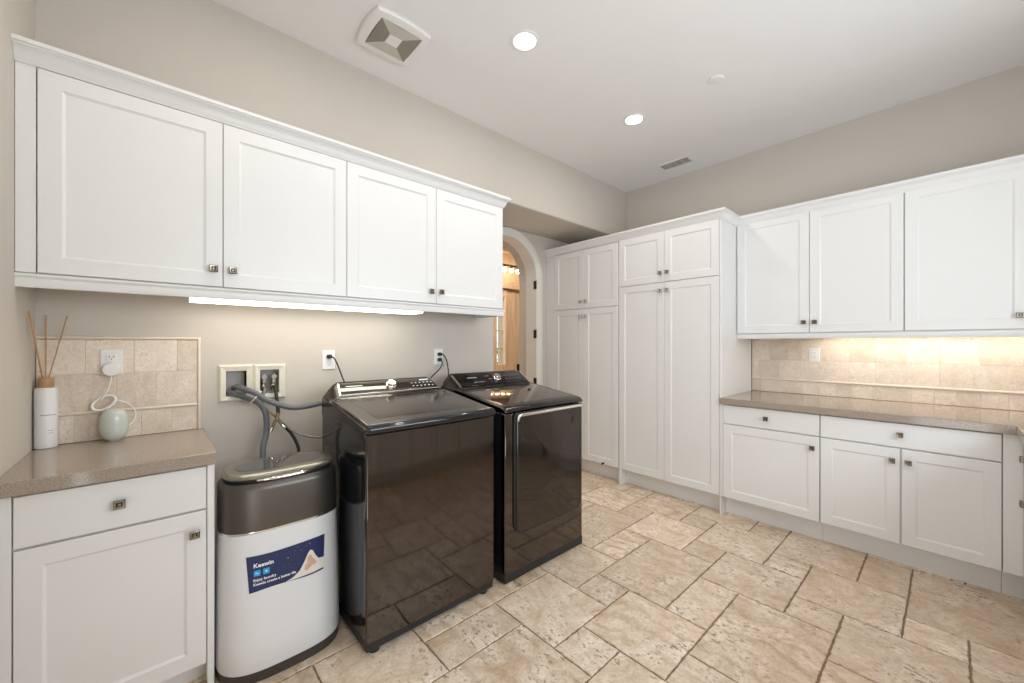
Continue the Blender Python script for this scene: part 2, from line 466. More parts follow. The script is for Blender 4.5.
# window in the front wall
g = MB()
for (x0, x1, z0, z1) in ((.35, 2.75, 1.18, 1.23), (.35, 2.75, 2.27, 2.32), (.35, .40, 1.23, 2.27), (2.70, 2.75, 1.23, 2.27), (1.53, 1.57, 1.23, 2.27)):
    g.box(x0, x1, YS-.11, YS-.05, z0, z1)
wn = struct(g.build('window_1', 'trimwhite'), 'white framed window above the counter')
g = MB(); g.box(.40, 2.70, YS-.083, YS-.077, 1.23, 2.27); g.build('window_pane', 'glass', wn)

# alcove wall with the arched opening
AX, AZ, AR, ADEP = 2.68, 2.04, .407, .27
def arc(r, n=20, a0=PI, a1=0): return [(AX+r*math.cos(a0+(a1-a0)*k/n), AZ+r*math.sin(a0+(a1-a0)*k/n)) for k in range(n+1)]
def band(r0, r1, y0, y1, mb, z0=0.):
    o0 = [(AX-r0, z0)]+arc(r0)+[(AX+r0, z0)]; o1 = [(AX-r1, z0)]+arc(r1)+[(AX+r1, z0)]
    rings = [[(a[0], y0, a[1]), (b_[0], y0, b_[1]), (b_[0], y1, b_[1]), (a[0], y1, a[1])] for a, b_ in zip(o0, o1)]
    mb.loft(rings)
g = MB()
aL = [(-.6, 0), (AX-AR, 0)]+arc(AR, 10, PI, PI/2)+[(AX, 3.2), (-.6, 3.2)]
aR = [(AX, 3.2), (AX, AZ+AR)]+arc(AR, 10, PI/2, 0)[1:]+[(AX+AR, 0), (5.9, 0), (5.9, 3.2)]
g.prism(aL, 'y', YA, YA+ADEP); g.prism(aR, 'y', YA, YA+ADEP)
wa = struct(g.build('wall_alcove', 'wall'), 'beige alcove wall pierced by an arched opening')
bm = bmesh.new(); bm.from_mesh(wa.data); bmesh.ops.triangulate(bm, faces=[f for f in bm.faces if len(f.verts) > 4]); bm.to_mesh(wa.data); bm.free()
g = MB(); band(AR-.004, AR+.066, YA-.018, YA, g); band(AR+.050, AR+.070, YA-.026, YA-.018, g)
tr = struct(g.build('trim_1', 'trimwhite', smooth=30, bevel=.004), 'white arched door casing')
g = MB(); band(AR-.012, AR, YA-.012, YA+.150, g); g.build('jamb', 'trimwhite', tr, smooth=30)
for z in (.39, .912, 1.437, 1.973):
    g = MB(); g.lathe([(.007, -.045), (.007, .045)], (AX+AR-.016, YA-.010, z), 10); g.box(AX+AR-.014, AX+AR-.011, YA-.004, YA+.03, z-.045, z+.045)
    g.build('hinge', 'dark', tr, smooth=30)

# hall beyond the arch
g = MB(); g.box(-.6, 5.9, 3.3, 5.55, 3.2, 3.3); struct(g.build('ceiling_hall', 'darkwood'), 'brown timber ceiling of the hall')
struct(grid_wall('wall_hall', 'y', 5.3, .15, [-.6, 4.37, 4.56, 5.9], [-.06, .97, 2.20, 3.3], [(4.37, 4.56, .97, 2.20)], 'hallwall'), 'tan far wall of the hall')
g = MB(); g.box(5.9, 6.0, 3.0, 5.55, -.06, 3.3); struct(g.build('wall_hall_right', 'hallwall'))
g = MB(); g.box(-.7, -.6, 3.0, 5.55, -.06, 3.3); struct(g.build('wall_hall_left', 'hallwall'))

# hall entry door: sidelight with panes, stile, plank leaf, rail, transom
d2 = struct(thing('door_2', 'honey coloured wooden entry door with a glazed sidelight', 'door', (4.6, 5.3, 0)))
del d2['category']
g = WB(d2); g.box(4.28, 4.37, 5.24, 5.30, 0, 2.28); g.box(4.56, 4.62, 5.24, 5.30, 0, 2.28); g.box(4.37, 4.56, 5.24, 5.30, .85, .97); g.box(4.37, 4.56, 5.24, 5.30, 2.15, 2.28)
g.box(4.37, 4.56, 5.24, 5.30, 0, .12); g.box(5.02, 5.12, 5.22, 5.30, 0, 2.28); g.build('door_frame', 'wood', bevel=.006)
g = WB(d2); g.box(4.37, 4.56, 5.26, 5.30, .12, .85)
for z in (1.24, 1.55, 1.86): g.box(4.37, 4.56, 5.31, 5.33, z, z+.018)
g.build('sidelight_panel', 'wood')
g = WB(d2); g.box(4.37, 4.56, 5.34, 5.346, .97, 2.15); g.build('sidelight_pane', 'glass')
g = WB(d2)
for k in range(3): g.box(4.623+k*.131, 4.623+k*.131+.1295, 5.25, 5.30, .01, 2.255)
g.build('door_leaf', 'wood', bevel=.004)
g = WB(d2); g.box(4.845, 4.90, 5.235, 5.25, .84, .96); g.tube([(4.87, 5.24, .90), (4.87, 5.19, .90), (4.79, 5.185, .90)], .012, 8, sub=3); g.build('door_handle', 'dark', smooth=40)
g = WB(d2); g.box(4.22, 5.16, 5.20, 5.30, 2.30, 2.40); g.box(4.28, 5.10, 5.25, 5.30, 2.40, 2.95); g.box(4.20, 5.18, 5.17, 5.30, 2.93, 3.05); g.build('transom_panel', 'wood', bevel=.006)

ch = thing('linear_chandelier', 'row of warm glowing globe bulbs hanging in the hall beyond the arch', 'light', (4.41, 5.0, 2.62))
g = WB(ch); g.box(3.98, 4.84, 4.988, 5.012, 2.645, 2.668)
for x in (4.15, 4.67): g.tube([(x, 5.0, 2.66), (x, 5.0, 3.2)], .007, 8, sub=1)
g.build('rail', 'bronze', smooth=40)
for k in range(6):
    x = 4.03+k*.152
    g = WB(ch); g.lathe([(.020, 2.645), (.022, 2.625), (.016, 2.612)], (x, 5.0, 0), 14); h_ = g.build('lamp_holder', 'bronze', smooth=40)
    g = WB(ch); g.lathe([(.012, 2.612), (.026, 2.600), (.034, 2.580), (.030, 2.558), (.016, 2.545), (.003, 2.542)], (x, 5.0, 0), 16); g.build('bulb', 'bulb', smooth=50, parent=h_)

# garden seen through the sidelight
g = MB(); g.box(2.0, 9.0, 5.46, 12.0, -.12, -.08); struct(g.build('ground', 'soil'))
def shrub(loc, h, rad, label, seed):
    t = thing('garden_shrub', label, 'shrub', loc, 0, 'shrubs outside the entry door')
    r_ = random.Random(seed); g = MB(); s2 = MB()
    for k in range(420):
        a = r_.random()*2*PI; zz = r_.random()**.8*h; rr = rad*(1-.5*(zz/h)**2)*r_.random()**.5
        c = Vector((rr*math.cos(a), rr*math.sin(a), zz+.05)); d = Vector((r_.gauss(0, 1), r_.gauss(0, 1), r_.gauss(0, 1))).normalized(); e = d.orthogonal().normalized()
        L = .05+.05*r_.random(); f_ = d.cross(e)*.3
        g.add([c-d*L, c+e*L*.45+f_*L*.3, c+d*L, c-e*L*.45+f_*L*.3], [(0, 1, 2, 3)])
    for k in range(5):
        a = k*1.3; s2.tube([(0, 0, 0), (.1*math.cos(a), .1*math.sin(a), h*.4), (rad*.5*math.cos(a), rad*.5*math.sin(a), h*.9)], .015, 6, sub=4)
    g.build('foliage', 'leaf', t); s2.build('stem', 'darkwood', t)
shrub((5.7, 7.2, -.08), 1.45, .55, 'bushy green garden shrub behind the sidelight glass, the nearer one', 3)
shrub((7.2, 9.6, -.08), 1.9, .8, 'taller green garden shrub further out behind the sidelight glass', 4)

# ------------------------------------------------------------------ cabinet parts (local: x right, y into the cabinet, z up)
def door_mb(x0, x1, z0, z1, y=0., t=.019, rail=.058):
    g = MB()
    def R(i, yy): return [(x0+i, yy, z0+i), (x1-i, yy, z0+i), (x1-i, yy, z1-i), (x0+i, yy, z1-i)]
    g.loft([R(0, y+t), R(0, y+.0018), R(.0018, y), R(rail, y), R(rail+.0012, y+.0022), R(rail+.0085, y+.0062)])
    return g
def slab_mb(x0, x1, z0, z1, y=0., t=.019):
    g = MB()
    def R(i, yy): return [(x0+i, yy, z0+i), (x1-i, yy, z0+i), (x1-i, yy, z1-i), (x0+i, yy, z1-i)]
    g.loft([R(0, y+t), R(0, y+.0018), R(.0018, y)])
    return g
def knob_mb(x, z, y=0., s=1.):
    g = MB()
    def S(h, yy): return [(x-h*s, y+yy, z-h*s), (x+h*s, y+yy, z-h*s), (x+h*s, y+yy, z+h*s), (x-h*s, y+yy, z+h*s)]
    g.lathe([(.008, 0), (.006, -.004), (.006, -.014)], (x, y, z), 12, axis='y')
    g.loft([S(.012, -.012), S(.0150, -.016), S(.0150, -.024), S(.0125, -.027), S(.0085, -.0265), S(.003, -.021)])
    return g
GAP = .0015
def cabinet(name, label, loc, rz, w_, depth, z0, z1, doors, drawers=(), toe=0., toe_rec=.075, group=None, stiles=(), feet=(), finish=None):
    """doors/drawers: (x0,x1,z0,z1,knob_x,knob_z); carcass front at y=.02"""
    t = thing(name, label, 'cabinet', (loc[0], loc[1], 0), rz, group)
    g = MB(); g.box(0, w_, .0202, depth, z0, z1)
    if toe: g.box(0, w_, .02+toe_rec, depth, 0, z0)
    g.build('carcass', 'white', t, bevel=.001, seg=1)
    for (a, b_, c, d) in stiles:                       # flush filler strips
        g = MB(); g.box(a, b_, .004, .0202, c, d); g.build('filler_strip', 'white', t, bevel=.0012, seg=1)
    for (a, b_, c, d) in feet:                         # end panels that run down to the floor
        g = MB(); g.prism([(.006, c), (.006, d), (.0202, d), (.0202, z0+.001), (toe_rec+.018, z0-.002), (toe_rec+.018, c)], 'x', a, b_); g.build('end_panel', 'white', t, bevel=.0012, seg=1)
    for (a, b_, c, d, kx, kz) in doors:
        o = door_mb(a+GAP, b_-GAP, c+GAP, d-GAP).build('door', 'white', t, smooth=20)
        k = knob_mb(kx, kz).build('knob', 'nickel', o, smooth=35)
    for (a, b_, c, d, kx, kz) in drawers:
        o = slab_mb(a+GAP, b_-GAP, c+GAP, d-GAP).build('drawer', 'white', t, smooth=20)
        knob_mb(kx, kz).build('knob', 'nickel', o, smooth=35)
    return t

def sweep(path, prof, mb):
    P = [Vector((p[0], p[1])) for p in path]; rings = []
    nrm = []
    for i in range(len(P)-1):
        d = (P[i+1]-P[i]).normalized(); nrm.append(Vector((d.y, -d.x)))
    for i, p in enumerate(P):
        if i == 0: m_ = nrm[0]
        elif i == len(P)-1: m_ = nrm[-1]
        else:
            s_ = nrm[i-1]+nrm[i]; m_ = s_/(s_.dot(nrm[i]))
        rings.append([(p.x+m_.x*o, p.y+m_.y*o, z) for o, z in prof])
    mb.loft(rings)
CROWN = [(0, 0), (.005, 0), (.007, .008), (.012, .012), (.014, .022), (.020, .036), (.030, .046), (.036, .049), (.036, .054), (.042, .056), (.042, .070), (0, .070)]

# ---- left wall cabinets (front at Y 2.15), x local = world
YU = 2.15
WL = [(-.315, .217), (.217, .752), (.752, 1.298), (1.298, 1.848)]
cabinet('wall_cabinet', 'white double door wall cabinet above the reed diffuser counter', (-.3645, YU), 0, .217+.535+.3645, YW-YU-.002, 1.575, 2.318,
        [(-.315+.3645, .217+.3645, 1.58, 2.305, .182+.3645, 1.656), (.217+.3645, .752+.3645, 1.58, 2.305, .251+.3645, 1.656)],
        stiles=[(.0005, .0475, 1.58, 2.318)])
cabinet('wall_cabinet', 'white double door wall cabinet above the washer, ending at the arched doorway', (.752, YU), 0, 1.098, YW-YU-.002, 1.575, 2.318,
        [(0, .546, 1.58, 2.305, .508, 1.653), (.546, 1.096, 1.58, 2.305, .578, 1.655)])
g = MB(); sweep([(XL+.0005, YU+.004), (1.851, YU+.004), (1.851, YW)], [(o, 2.306+z) for o, z in CROWN], g)
tag(g.build('crown_molding', 'white', smooth=50), 'white crown molding along the top of the wall cabinets over the washer', 'molding')
g = MB(); sweep([(XL+.0005, YU+.008), (1.852, YU+.008), (1.852, YW)], [(-.012, 1.528), (.004, 1.528), (.006, 1.532), (.006, 1.560), (.010, 1.564), (.012, 1.569), (.010, 1.574), (.004, 1.577), (-.012, 1.577)], g)
tag(g.build('light_rail_molding', 'white', smooth=40), 'white light rail molding under the wall cabinets over the washer', 'molding')

# ---- under cabinet lamps
def under_lamp(label, x0, x1, y0, y1, z1, lens, th=.040):
    t = thing('under_cabinet_light', label, 'light', ((x0+x1)/2, (y0+y1)/2, z1))
    g = WB(t); g.box(x0, x1, y0, y1, z1-.012, z1); g.build('housing', 'plastic', bevel=.002)
    g = WB(t); g.box(x0+.004, x1-.004, y0+.004, y1-.004, z1-th, z1-.012); g.build('lens', lens, bevel=min(.008, (th-.012)*.3), smooth=30)
    return t
under_lamp('long glowing white strip light under the wall cabinets over the washer', .105, 1.225, 2.172, 2.325, 1.5745-.029, 'strip', .027)

# ---- right: pantry units, local x -> world -Y, front at X 3.25
XP = 3.25
RZ = -PI/2
def ry(y, y0): return y0-y                              # world Y -> local x of a unit that starts at y0
y0 = 3.029
cabinet('pantry_cabinet', 'tall white four door pantry unit beside the arched doorway', (XP, y0), RZ, y0-2.1025, XB-XP-.022, .147, 2.318,
        [(ry(2.915, y0), ry(2.513, y0), 1.692, 2.295, ry(2.546, y0), 1.763), (ry(2.513, y0), ry(2.110, y0), 1.692, 2.295, ry(2.482, y0), 1.763),
         (ry(2.915, y0), ry(2.513, y0), .150, 1.690, ry(2.546, y0), 1.610), (ry(2.513, y0), ry(2.110, y0), .150, 1.690, ry(2.482, y0), 1.610)],
        toe=1, stiles=[(.001, ry(2.917, y0), .150, 2.318)], group=None)
pl = [o for o in COL.objects if o.name.startswith('pantry_cabinet')][0]
g = MB(); g.lathe([(.006, 0), (.006, -.022), (.010, -.024), (.010, -.032), (.007, -.034)], (ry(2.264, y0), 0, .163), 12, axis='y')
bd = [c for c in pl.children if c.name.startswith('door')][3]
g.build('door_stop', 'rubber', bd, smooth=40)
y1 = 2.1015
cabinet('pantry_cabinet', 'tall white four door pantry unit nearest the corner counter, its side panel showing', (XP, y1), RZ, y1-1.189, XB-XP-.022, .147, 2.318,
        [(ry(2.096, y1), ry(1.650, y1), 1.865, 2.305, ry(1.682, y1), 1.944), (ry(1.650, y1), ry(1.203, y1), 1.865, 2.305, ry(1.617, y1), 1.944),
         (ry(2.096, y1), ry(1.650, y1), .150, 1.862, ry(1.682, y1), 1.790), (ry(1.650, y1), ry(1.203, y1), .150, 1.862, ry(1.617, y1), 1.790)],
        toe=1, feet=[(0, .028, .0, .150), (ry(1.2015, y1), ry(1.189, y1), .0, 2.318)])

# ---- right wall cabinets, front at X 3.58
XU = 3.58; y2 = 1.1880
cabinet('wall_cabinet', 'white double door wall cabinet next to the tall pantry', (XU, y2), RZ, y2-.198, XB-XU-.002, 1.408, 2.330,
        [(ry(1.184, y2), ry(.695, y2), 1.413, 2.318, ry(.728, y2), 1.490), (ry(.695, y2), ry(.199, y2), 1.413, 2.318, ry(.662, y2), 1.490)])
y3 = .1975
cabinet('wall_cabinet', 'white single door wall cabinet over the far corner counter at right', (XU, y3), RZ, y3+.60, XB-XU-.002, 1.408, 2.330,
        [(ry(.197, y3), ry(-.302, y3), 1.413, 2.318, ry(-.262, y3), 1.490)], stiles=[(ry(-.304, y3), ry(-.600, y3), 1.413, 2.330)])
g = MB(); sweep([(XP+.004, YA-.001), (XP+.004, 1.1885), (XU+.004, 1.1885), (XU+.004, -.600)], [(o, 2.303+z) for o, z in CROWN], g)
tag(g.build('crown_molding', 'white', smooth=50), 'white crown molding stepping from the pantry onto the right wall cabinets', 'molding')
g = MB(); sweep([(XU+.012, 1.1875), (XU+.012, -.600)], [(-.014, 1.371), (.004, 1.371), (.006, 1.375), (.006, 1.407), (-.014, 1.407)], g)
tag(g.build('light_rail_molding', 'white', smooth=40), 'white light rail molding under the right wall cabinets', 'molding')
under_lamp('slim strip light hidden under the right wall cabinets', 3.80, 3.87, -.55, .66, 1.4075, 'strip2', .0165)

# ---- right base cabinets, front at X 3.25
cabinet('base_cabinet', 'white base cabinet with one drawer and one door, beside the pantry', (XP, 1.1880), RZ, 1.1880-.5755, XB-XP-.022, .147, .868,
        [(ry(1.173, 1.188), ry(.5765, 1.188), .150, .7125, ry(.614, 1.188), .636)],
        [(ry(1.173, 1.188), ry(.5765, 1.188), .718, .861, ry(.883, 1.188), .793)], toe=1, stiles=[(0, .0145, .150, .868)])
yb = .5745
cabinet('base_cabinet', 'white base cabinet with one wide drawer over two doors, in the right corner', (XP, yb), RZ, yb+.182, XB-XP-.022, .147, .868,
        [(ry(.573, yb), ry(.196, yb), .150, .7125, ry(.231, yb), .638), (ry(.192, yb), ry(-.180, yb), .150, .7125, ry(.162, yb), .638)],
        [(ry(.573, yb), ry(-.180, yb), .718, .861, ry(.197, yb), .795)], toe=1)
# ---- run along the front wall, fronts face +Y at Y -.25 (local x -> world -X)
xs0 = 3.2490
cabinet('base_cabinet', 'white drawer and door base cabinet at the extreme right edge, turning the corner', (xs0, -.25), PI, .76, .645, .147, .868,
        [(.06, .38, .150, .675, .17, .562), (.383, .758, .150, .675, .42, .61)], [(.06, .38, .681, .861, .17, .775), (.383, .758, .681, .861, .57, .775)], toe=1,
        stiles=[(.0, .058, .150, .868)])
for k, (xa, lab) in enumerate(((2.4875, 'white two door base cabinet under the window, left of the drawer unit'), (1.7375, 'white two door base cabinet at the end of the window run'))):
    cabinet('base_cabinet', lab, (xa, -.25), PI, .749, .645, .147, .868,
        [(.002, .374, .150, .7125, .34, .637), (.376, .747, .150, .7125, .41, .637)], [(.002, .747, .718, .861, .374, .79)], toe=1)
def blind():
    g = MB(); g.box(3.2695, XB-.001, -.899, -.183, .147, .868); g.box(3.345, XB-.001, -.899, -.183, 0, .147)
    g.box(3.2545, 3.2695, -.2495, -.183, .150, .868)
    o = g.build('corner_cabinet', 'white', bevel=.0012, seg=1)
    tag(o, 'white blind corner filler between the wide drawer cabinet and the return run', 'cabinet')
blind()

# ---- countertops
def counter(name, label, outline, z0=.8685, z1=.914):
    g = MB(); g.prism(outline, 'z', z0, z1)
    o = g.build(name, 'quartz'); 
    bm = bmesh.new(); bm.from_mesh(o.data); bmesh.ops.triangulate(bm, faces=[f for f in bm.faces if len(f.verts) > 4]); bm.to_mesh(o.data); bm.free()
    b = o.modifiers.new('bevel', 'BEVEL'); b.width = .003; b.segments = 2; b.limit_method = 'ANGLE'; b.angle_limit = .6
    return tag(o, label, 'countertop')
counter('countertop', 'taupe quartz corner countertop on the right base cabinets', [(3.225, 1.1885), (XB-.001, 1.1885), (XB-.001, -.899), (.98, -.899), (.98, -.225), (3.225, -.225)])
counter('countertop', 'short taupe quartz countertop under the reed diffuser', [(XL+.001, 1.886), (.171, 1.886), (.171, YW-.001), (XL+.001, YW-.001)])

# ---- left base cabinet, front Y 1.91
xl = XL+.001
cabinet('base_cabinet', 'white base cabinet with one drawer and one door, left of the slim machine', (xl, 1.91), 0, .166-xl, YW-1.91-.001, .100, .868,
        [(-.328-xl, .142-xl, .103, .694, .105-xl, .615)], [(-.328-xl, .142-xl, .699, .861, -.095-xl, .783)], toe=1,
        stiles=[(.0, -.330-xl, .103, .868)], feet=[(.144-xl, .166-xl, 0., .868)])

# ------------------------------------------------------------------ tile backsplashes
def splash(name, label, plane, rows, cap=None):
    """rows: (z0,z1,[joints]); plane 'y' at YW or 'x' at XB"""
    g = MB(); r_ = random.Random(5 if plane == 'y' else 9)
    def B(a0, a1, d0, d1, z0, z1, mi, tone=(1, 1, 1)):
        if plane == 'y': g.box(a0, a1, YW-d1, YW-d0, z0, z1, mi, tone)
        else: g.box(XB-d1, XB-d0, a0, a1, z0, z1, mi, tone)
    lo = min(min(r[2]) for r in rows); hi = max(max(r[2]) for r in rows); zt = max(r[1] for r in rows); zb = min(r[0] for r in rows)
    B(lo, hi, .0005, .0085, zb, zt, 1)
    for (z0, z1, J) in rows:
        J = sorted(J)
        for a, b_ in zip(J[:-1], J[1:]):
            B(a+.0015, b_-.0015, .002, .0105, z0+.0015, z1-.0015, 0, (r_.random(), r_.random(), r_.random()))
    o = g.build(name, ['splash', 'splashgrout'], bevel=.0012, seg=1)
    o['kind'] = 'structure'; o['label'] = label
    return o
sp = splash('tile_backsplash', 'square travertine tile backsplash behind the reed diffuser', 'y',
       [(.9145, 1.029, [XL+.002, -.303, -.261, -.214, -.054, .05, .146]), (1.043, 1.200, [XL+.002, -.134, -.006, .146]), (1.200, 1.348, [XL+.002, -.228, -.078, .071, .146])])
g = MB()
def half_round(x0, x1, z, axis='x'):
    pr = [(YW-.0005, -.007), (YW-.012, -.007), (YW-.017, -.003), (YW-.017, .003), (YW-.012, .007), (YW-.0005, .007)]
    if axis == 'x': g.loft([[(x, p[0], z+p[1]) for p in pr] for x in (x0, x1)])
    else: g.loft([[(z+p[1], p[0], q) for p in pr] for q in (x0, x1)])
half_round(XL+.002, .146, 1.036); half_round(XL+.002, .160, 1.3555); half_round(.9145, 1.3625, .153, 'z')
g.build('pencil_trim', 'pencil', sp, bevel=.002)
RJ = [[1.188, 1.052, .913, .823, .674, .516, .368, .208, .045, -.13, -.30, -.45, -.60, -.899], [1.188, 1.129, .979, .823, .674, .516, .368, .208, .045, -.104, -.30, -.45, -.60, -.899],
      [1.188, 1.117, .913, .813, .701, .599, .498, .39, .177, .074, -.028, -.136, -.247, -.36, -.50, -.66, -.899]]
sp = splash('tile_backsplash', 'travertine tile backsplash above the right counter', 'x', [(.9145, 1.016, RJ[2]), (1.036, 1.189, RJ[1]), (1.189, 1.357, RJ[0]), (1.357, 1.4055, RJ[1])])
g = MB(); pr = [(XB-.0005, -.009), (XB-.013, -.009), (XB-.018, -.004), (XB-.018, .004), (XB-.013, .009), (XB-.0005, .009)]
g.loft([[(p[0], y, 1.026+p[1]) for p in pr] for y in (1.188, -.899)]); g.build('pencil_trim', 'pencil', sp, bevel=.002)

# ------------------------------------------------------------------ washing machine
wm = thing('washing_machine', 'black stainless top loading washing machine between the slim machine and the dryer', 'washing machine', (.995, 1.95, 0))
X0, X1 = .652, 1.349
def washer():
    # body: side sheets with drawn-in embossing
    g = WB(wm)
    def R(y0, y1, z0, z1, x): return [(x, y0, z0), (x, y1, z0), (x, y1, z1), (x, y0, z1)]
    g.box(X0+.004, X1-.004, 1.665, 2.245, .062, .955)
    for x, s_ in ((X0+.004, -1), (X1-.004, 1)):
        g.loft([R(1.70, 2.21, .12, .80, x), R(1.712, 2.198, .132, .788, x+s_*.003)], c0=False)
        g.loft([R(1.78, 2.13, .20, .60, x+s_*.003), R(1.79, 2.12, .21, .59, x-s_*.001+s_*.002)], c0=False)
    g.build('body', 'sideblack', bevel=.004)
    # bowed front sheet
    g = WB(wm); xm = (X0+X1)/2; hw = (X1-X0)/2; n = 24; front = []
    for k in range(n+1):
        x = X0+.006+(X1-X0-.012)*k/n; u = (x-xm)/hw
        front.append((x, 1.632+.008*u*u))
    poly = [(X0, 1.664), (X0, 1.655), (X0+.0015, 1.645)]+front+[(X1-.0015, 1.645), (X1, 1.655), (X1, 1.664)]
    g.prism(poly, 'z', .062, .942); g.build('front_panel', 'blacksteel', smooth=35, bevel=.0015, seg=1)
    # plinth and feet
    g = WB(wm); g.box(X0+.004, X1-.004, 1.646, 2.24, .022, .060); g.build('plinth', 'plinth', bevel=.004)
    for fx in (X0+.05, X1-.05):
        for fy in (1.68, 2.20):
            g = WB(wm); g.lathe([(.024, 0), (.026, .010), (.018, .022)], (fx, fy, 0), 16); g.build('foot', 'rubber', smooth=40)
    # shadow gap drawn as a recessed black strip, then the top frame carrying lid and console; side profile in (Y, Z)
    g = WB(wm); g.box(X0+.010, X1-.010, 1.655, 2.20, .942, .962); g.build('gasket', 'plinth')
    side = [(1.640, .950), (1.650, .946), (2.245, .946), (2.248, 1.030), (2.240, 1.046), (2.12, 1.036), (2.05, 1.030), (1.67, .972), (1.645, .966)]
    g = WB(wm); g.prism(side, 'x', X0, X1); g.build('top_frame', 'darksteel', smooth=35, bevel=.012, seg=3)
    # console with rounded shoulders
    def prof(h): return [(2.100, 1.030), (2.108, 1.036+.012*h), (2.121, 1.043+.013*h), (2.204, 1.049+.0625*h), (2.212, 1.053+.0655*h), (2.226, 1.055+.066*h), (2.240, 1.050+.056*h), (2.248, 1.030)]
    g = WB(wm); st_ = [(X0+.001, -.25), (X0+.008, .0), (X0+.026, .38), (X0+.047, .74), (X0+.064, .94), (X0+.080, 1.0)]
    st_ += [(X0+X1-x, h) for x, h in reversed(st_)]
    g.loft([[(x, y, z) for y, z in prof(h)] for x, h in st_]); g.build('console', 'darksteel', smooth=50)
    # lid with rounded front lip
    lid = [(1.622, .952), (1.612, .958), (1.609, .969), (1.616, .981), (1.634, .988), (2.100, 1.050), (2.104, 1.034), (1.66, .970)]
    g = WB(wm); g.prism(lid, 'x', X0+.004, X1-.020); l = g.build('lid', 'lidsteel', smooth=9, bevel=.004, seg=2)
    g = WB(wm); g.prism([(1.6085, .951), (1.6045, .969), (1.6115, .983), (1.628, .9905), (1.642, .9905), (1.63, .951)], 'x', X0+.002, X1-.017); g.build('lid_lip', 'sideblack', parent=l, smooth=50, bevel=.007, seg=3)
    g = WB(wm)
    def LP(x, y, d=0): return (x, y, .988+(y-1.634)*(.062/.466)+d)
    ring = lambda i, d: [LP(X0+.075+i, 1.70+i, d), LP(X1-.075-i, 1.70+i, d), LP(X1-.075-i, 2.075-i, d), LP(X0+.075+i, 2.075-i, d)]
    g.loft([ring(0, -.002), ring(0, .0004), ring(.006, .0012)], c0=True); g.build('lid_glass', 'lidsteel', parent=l, smooth=40)
    # console face: sloping panel
    A = Vector((0, 2.1225, 1.0570)); B_ = Vector((0, 2.2025, 1.1110)); nrm = Vector((0, -(B_.z-A.z), (B_.y-A.y))).normalized()
    def CP(x, t, d):
        p = A+(B_-A)*t+nrm*d; return (x, p.y, p.z)
    g = WB(wm); rr = lambda i, d: [CP(a, b_, d) for a, b_ in [(X0+.060+i, .05+i*8), (X1-.050-i, .05+i*8), (X1-.066-i, .97-i*8), (X0+.074+i, .97-i*8)]]
    g.loft([rr(0, -.002), rr(0, .003), rr(.003, .0045)]); cp = g.build('control_panel', 'panelmirror', smooth=35)
    g = WB(wm)
    fr = [(X0+.053, 0.0), (X1-.045, 0.0), (X1-.061, 1.04), (X0+.068, 1.04)]; fi = [(X0+.060, .05), (X1-.050, .05), (X1-.066, .97), (X0+.074, .97)]
    for k in range(4):
        k2 = (k+1) % 4
        g.loft([[CP(*fr[k], -.001), CP(*fr[k2], -.001), CP(*fi[k2], -.001), CP(*fi[k], -.001)], [CP(*fr[k], .0035), CP(*fr[k2], .0035), CP(*fi[k2], .0045), CP(*fi[k], .0045)]])
    g.build('panel_bezel', 'chrome', smooth=35)
    def disc(mb, x, t, prof, n=24):
        e1 = Vector((1, 0, 0)); e2 = (B_-A).normalized(); c = A+(B_-A)*t; c.x = x
        mb.loft([[tuple(c+nrm*h+r*(math.cos(2*PI*k/n)*e1+math.sin(2*PI*k/n)*e2)) for k in range(n)] for r, h in prof])
    g = WB(wm); disc(g, 1.005, .55, [(.030, .004), (.030, .012), (.027, .016)]); g.build('dial_ring', 'chrome', smooth=30)
    g = WB(wm); disc(g, 1.005, .55, [(.025, .012), (.025, .026), (.021, .029), (.006, .028)]); g.build('dial', 'chrome', smooth=30)
    marks = [(1.135+c*.026, 1.145+c*.026, .31+row*.28, .37+row*.28) for row in range(2) for c in range(6)]
    marks += [(1.200, 1.262, .83, .92), (.755, .845, .68, .74)]
    for (xa, xb, ta, tb) in marks:
        g = WB(wm)
        g.loft([[CP(xa, ta, .0044), CP(xb, ta, .0044), CP(xb, tb, .0044), CP(xa, tb, .0044)], [CP(xa, ta, .0049), CP(xb, ta, .0049), CP(xb, tb, .0049), CP(xa, tb, .0049)]])
        g.build('panel_mark', 'print', parent=cp)
washer()

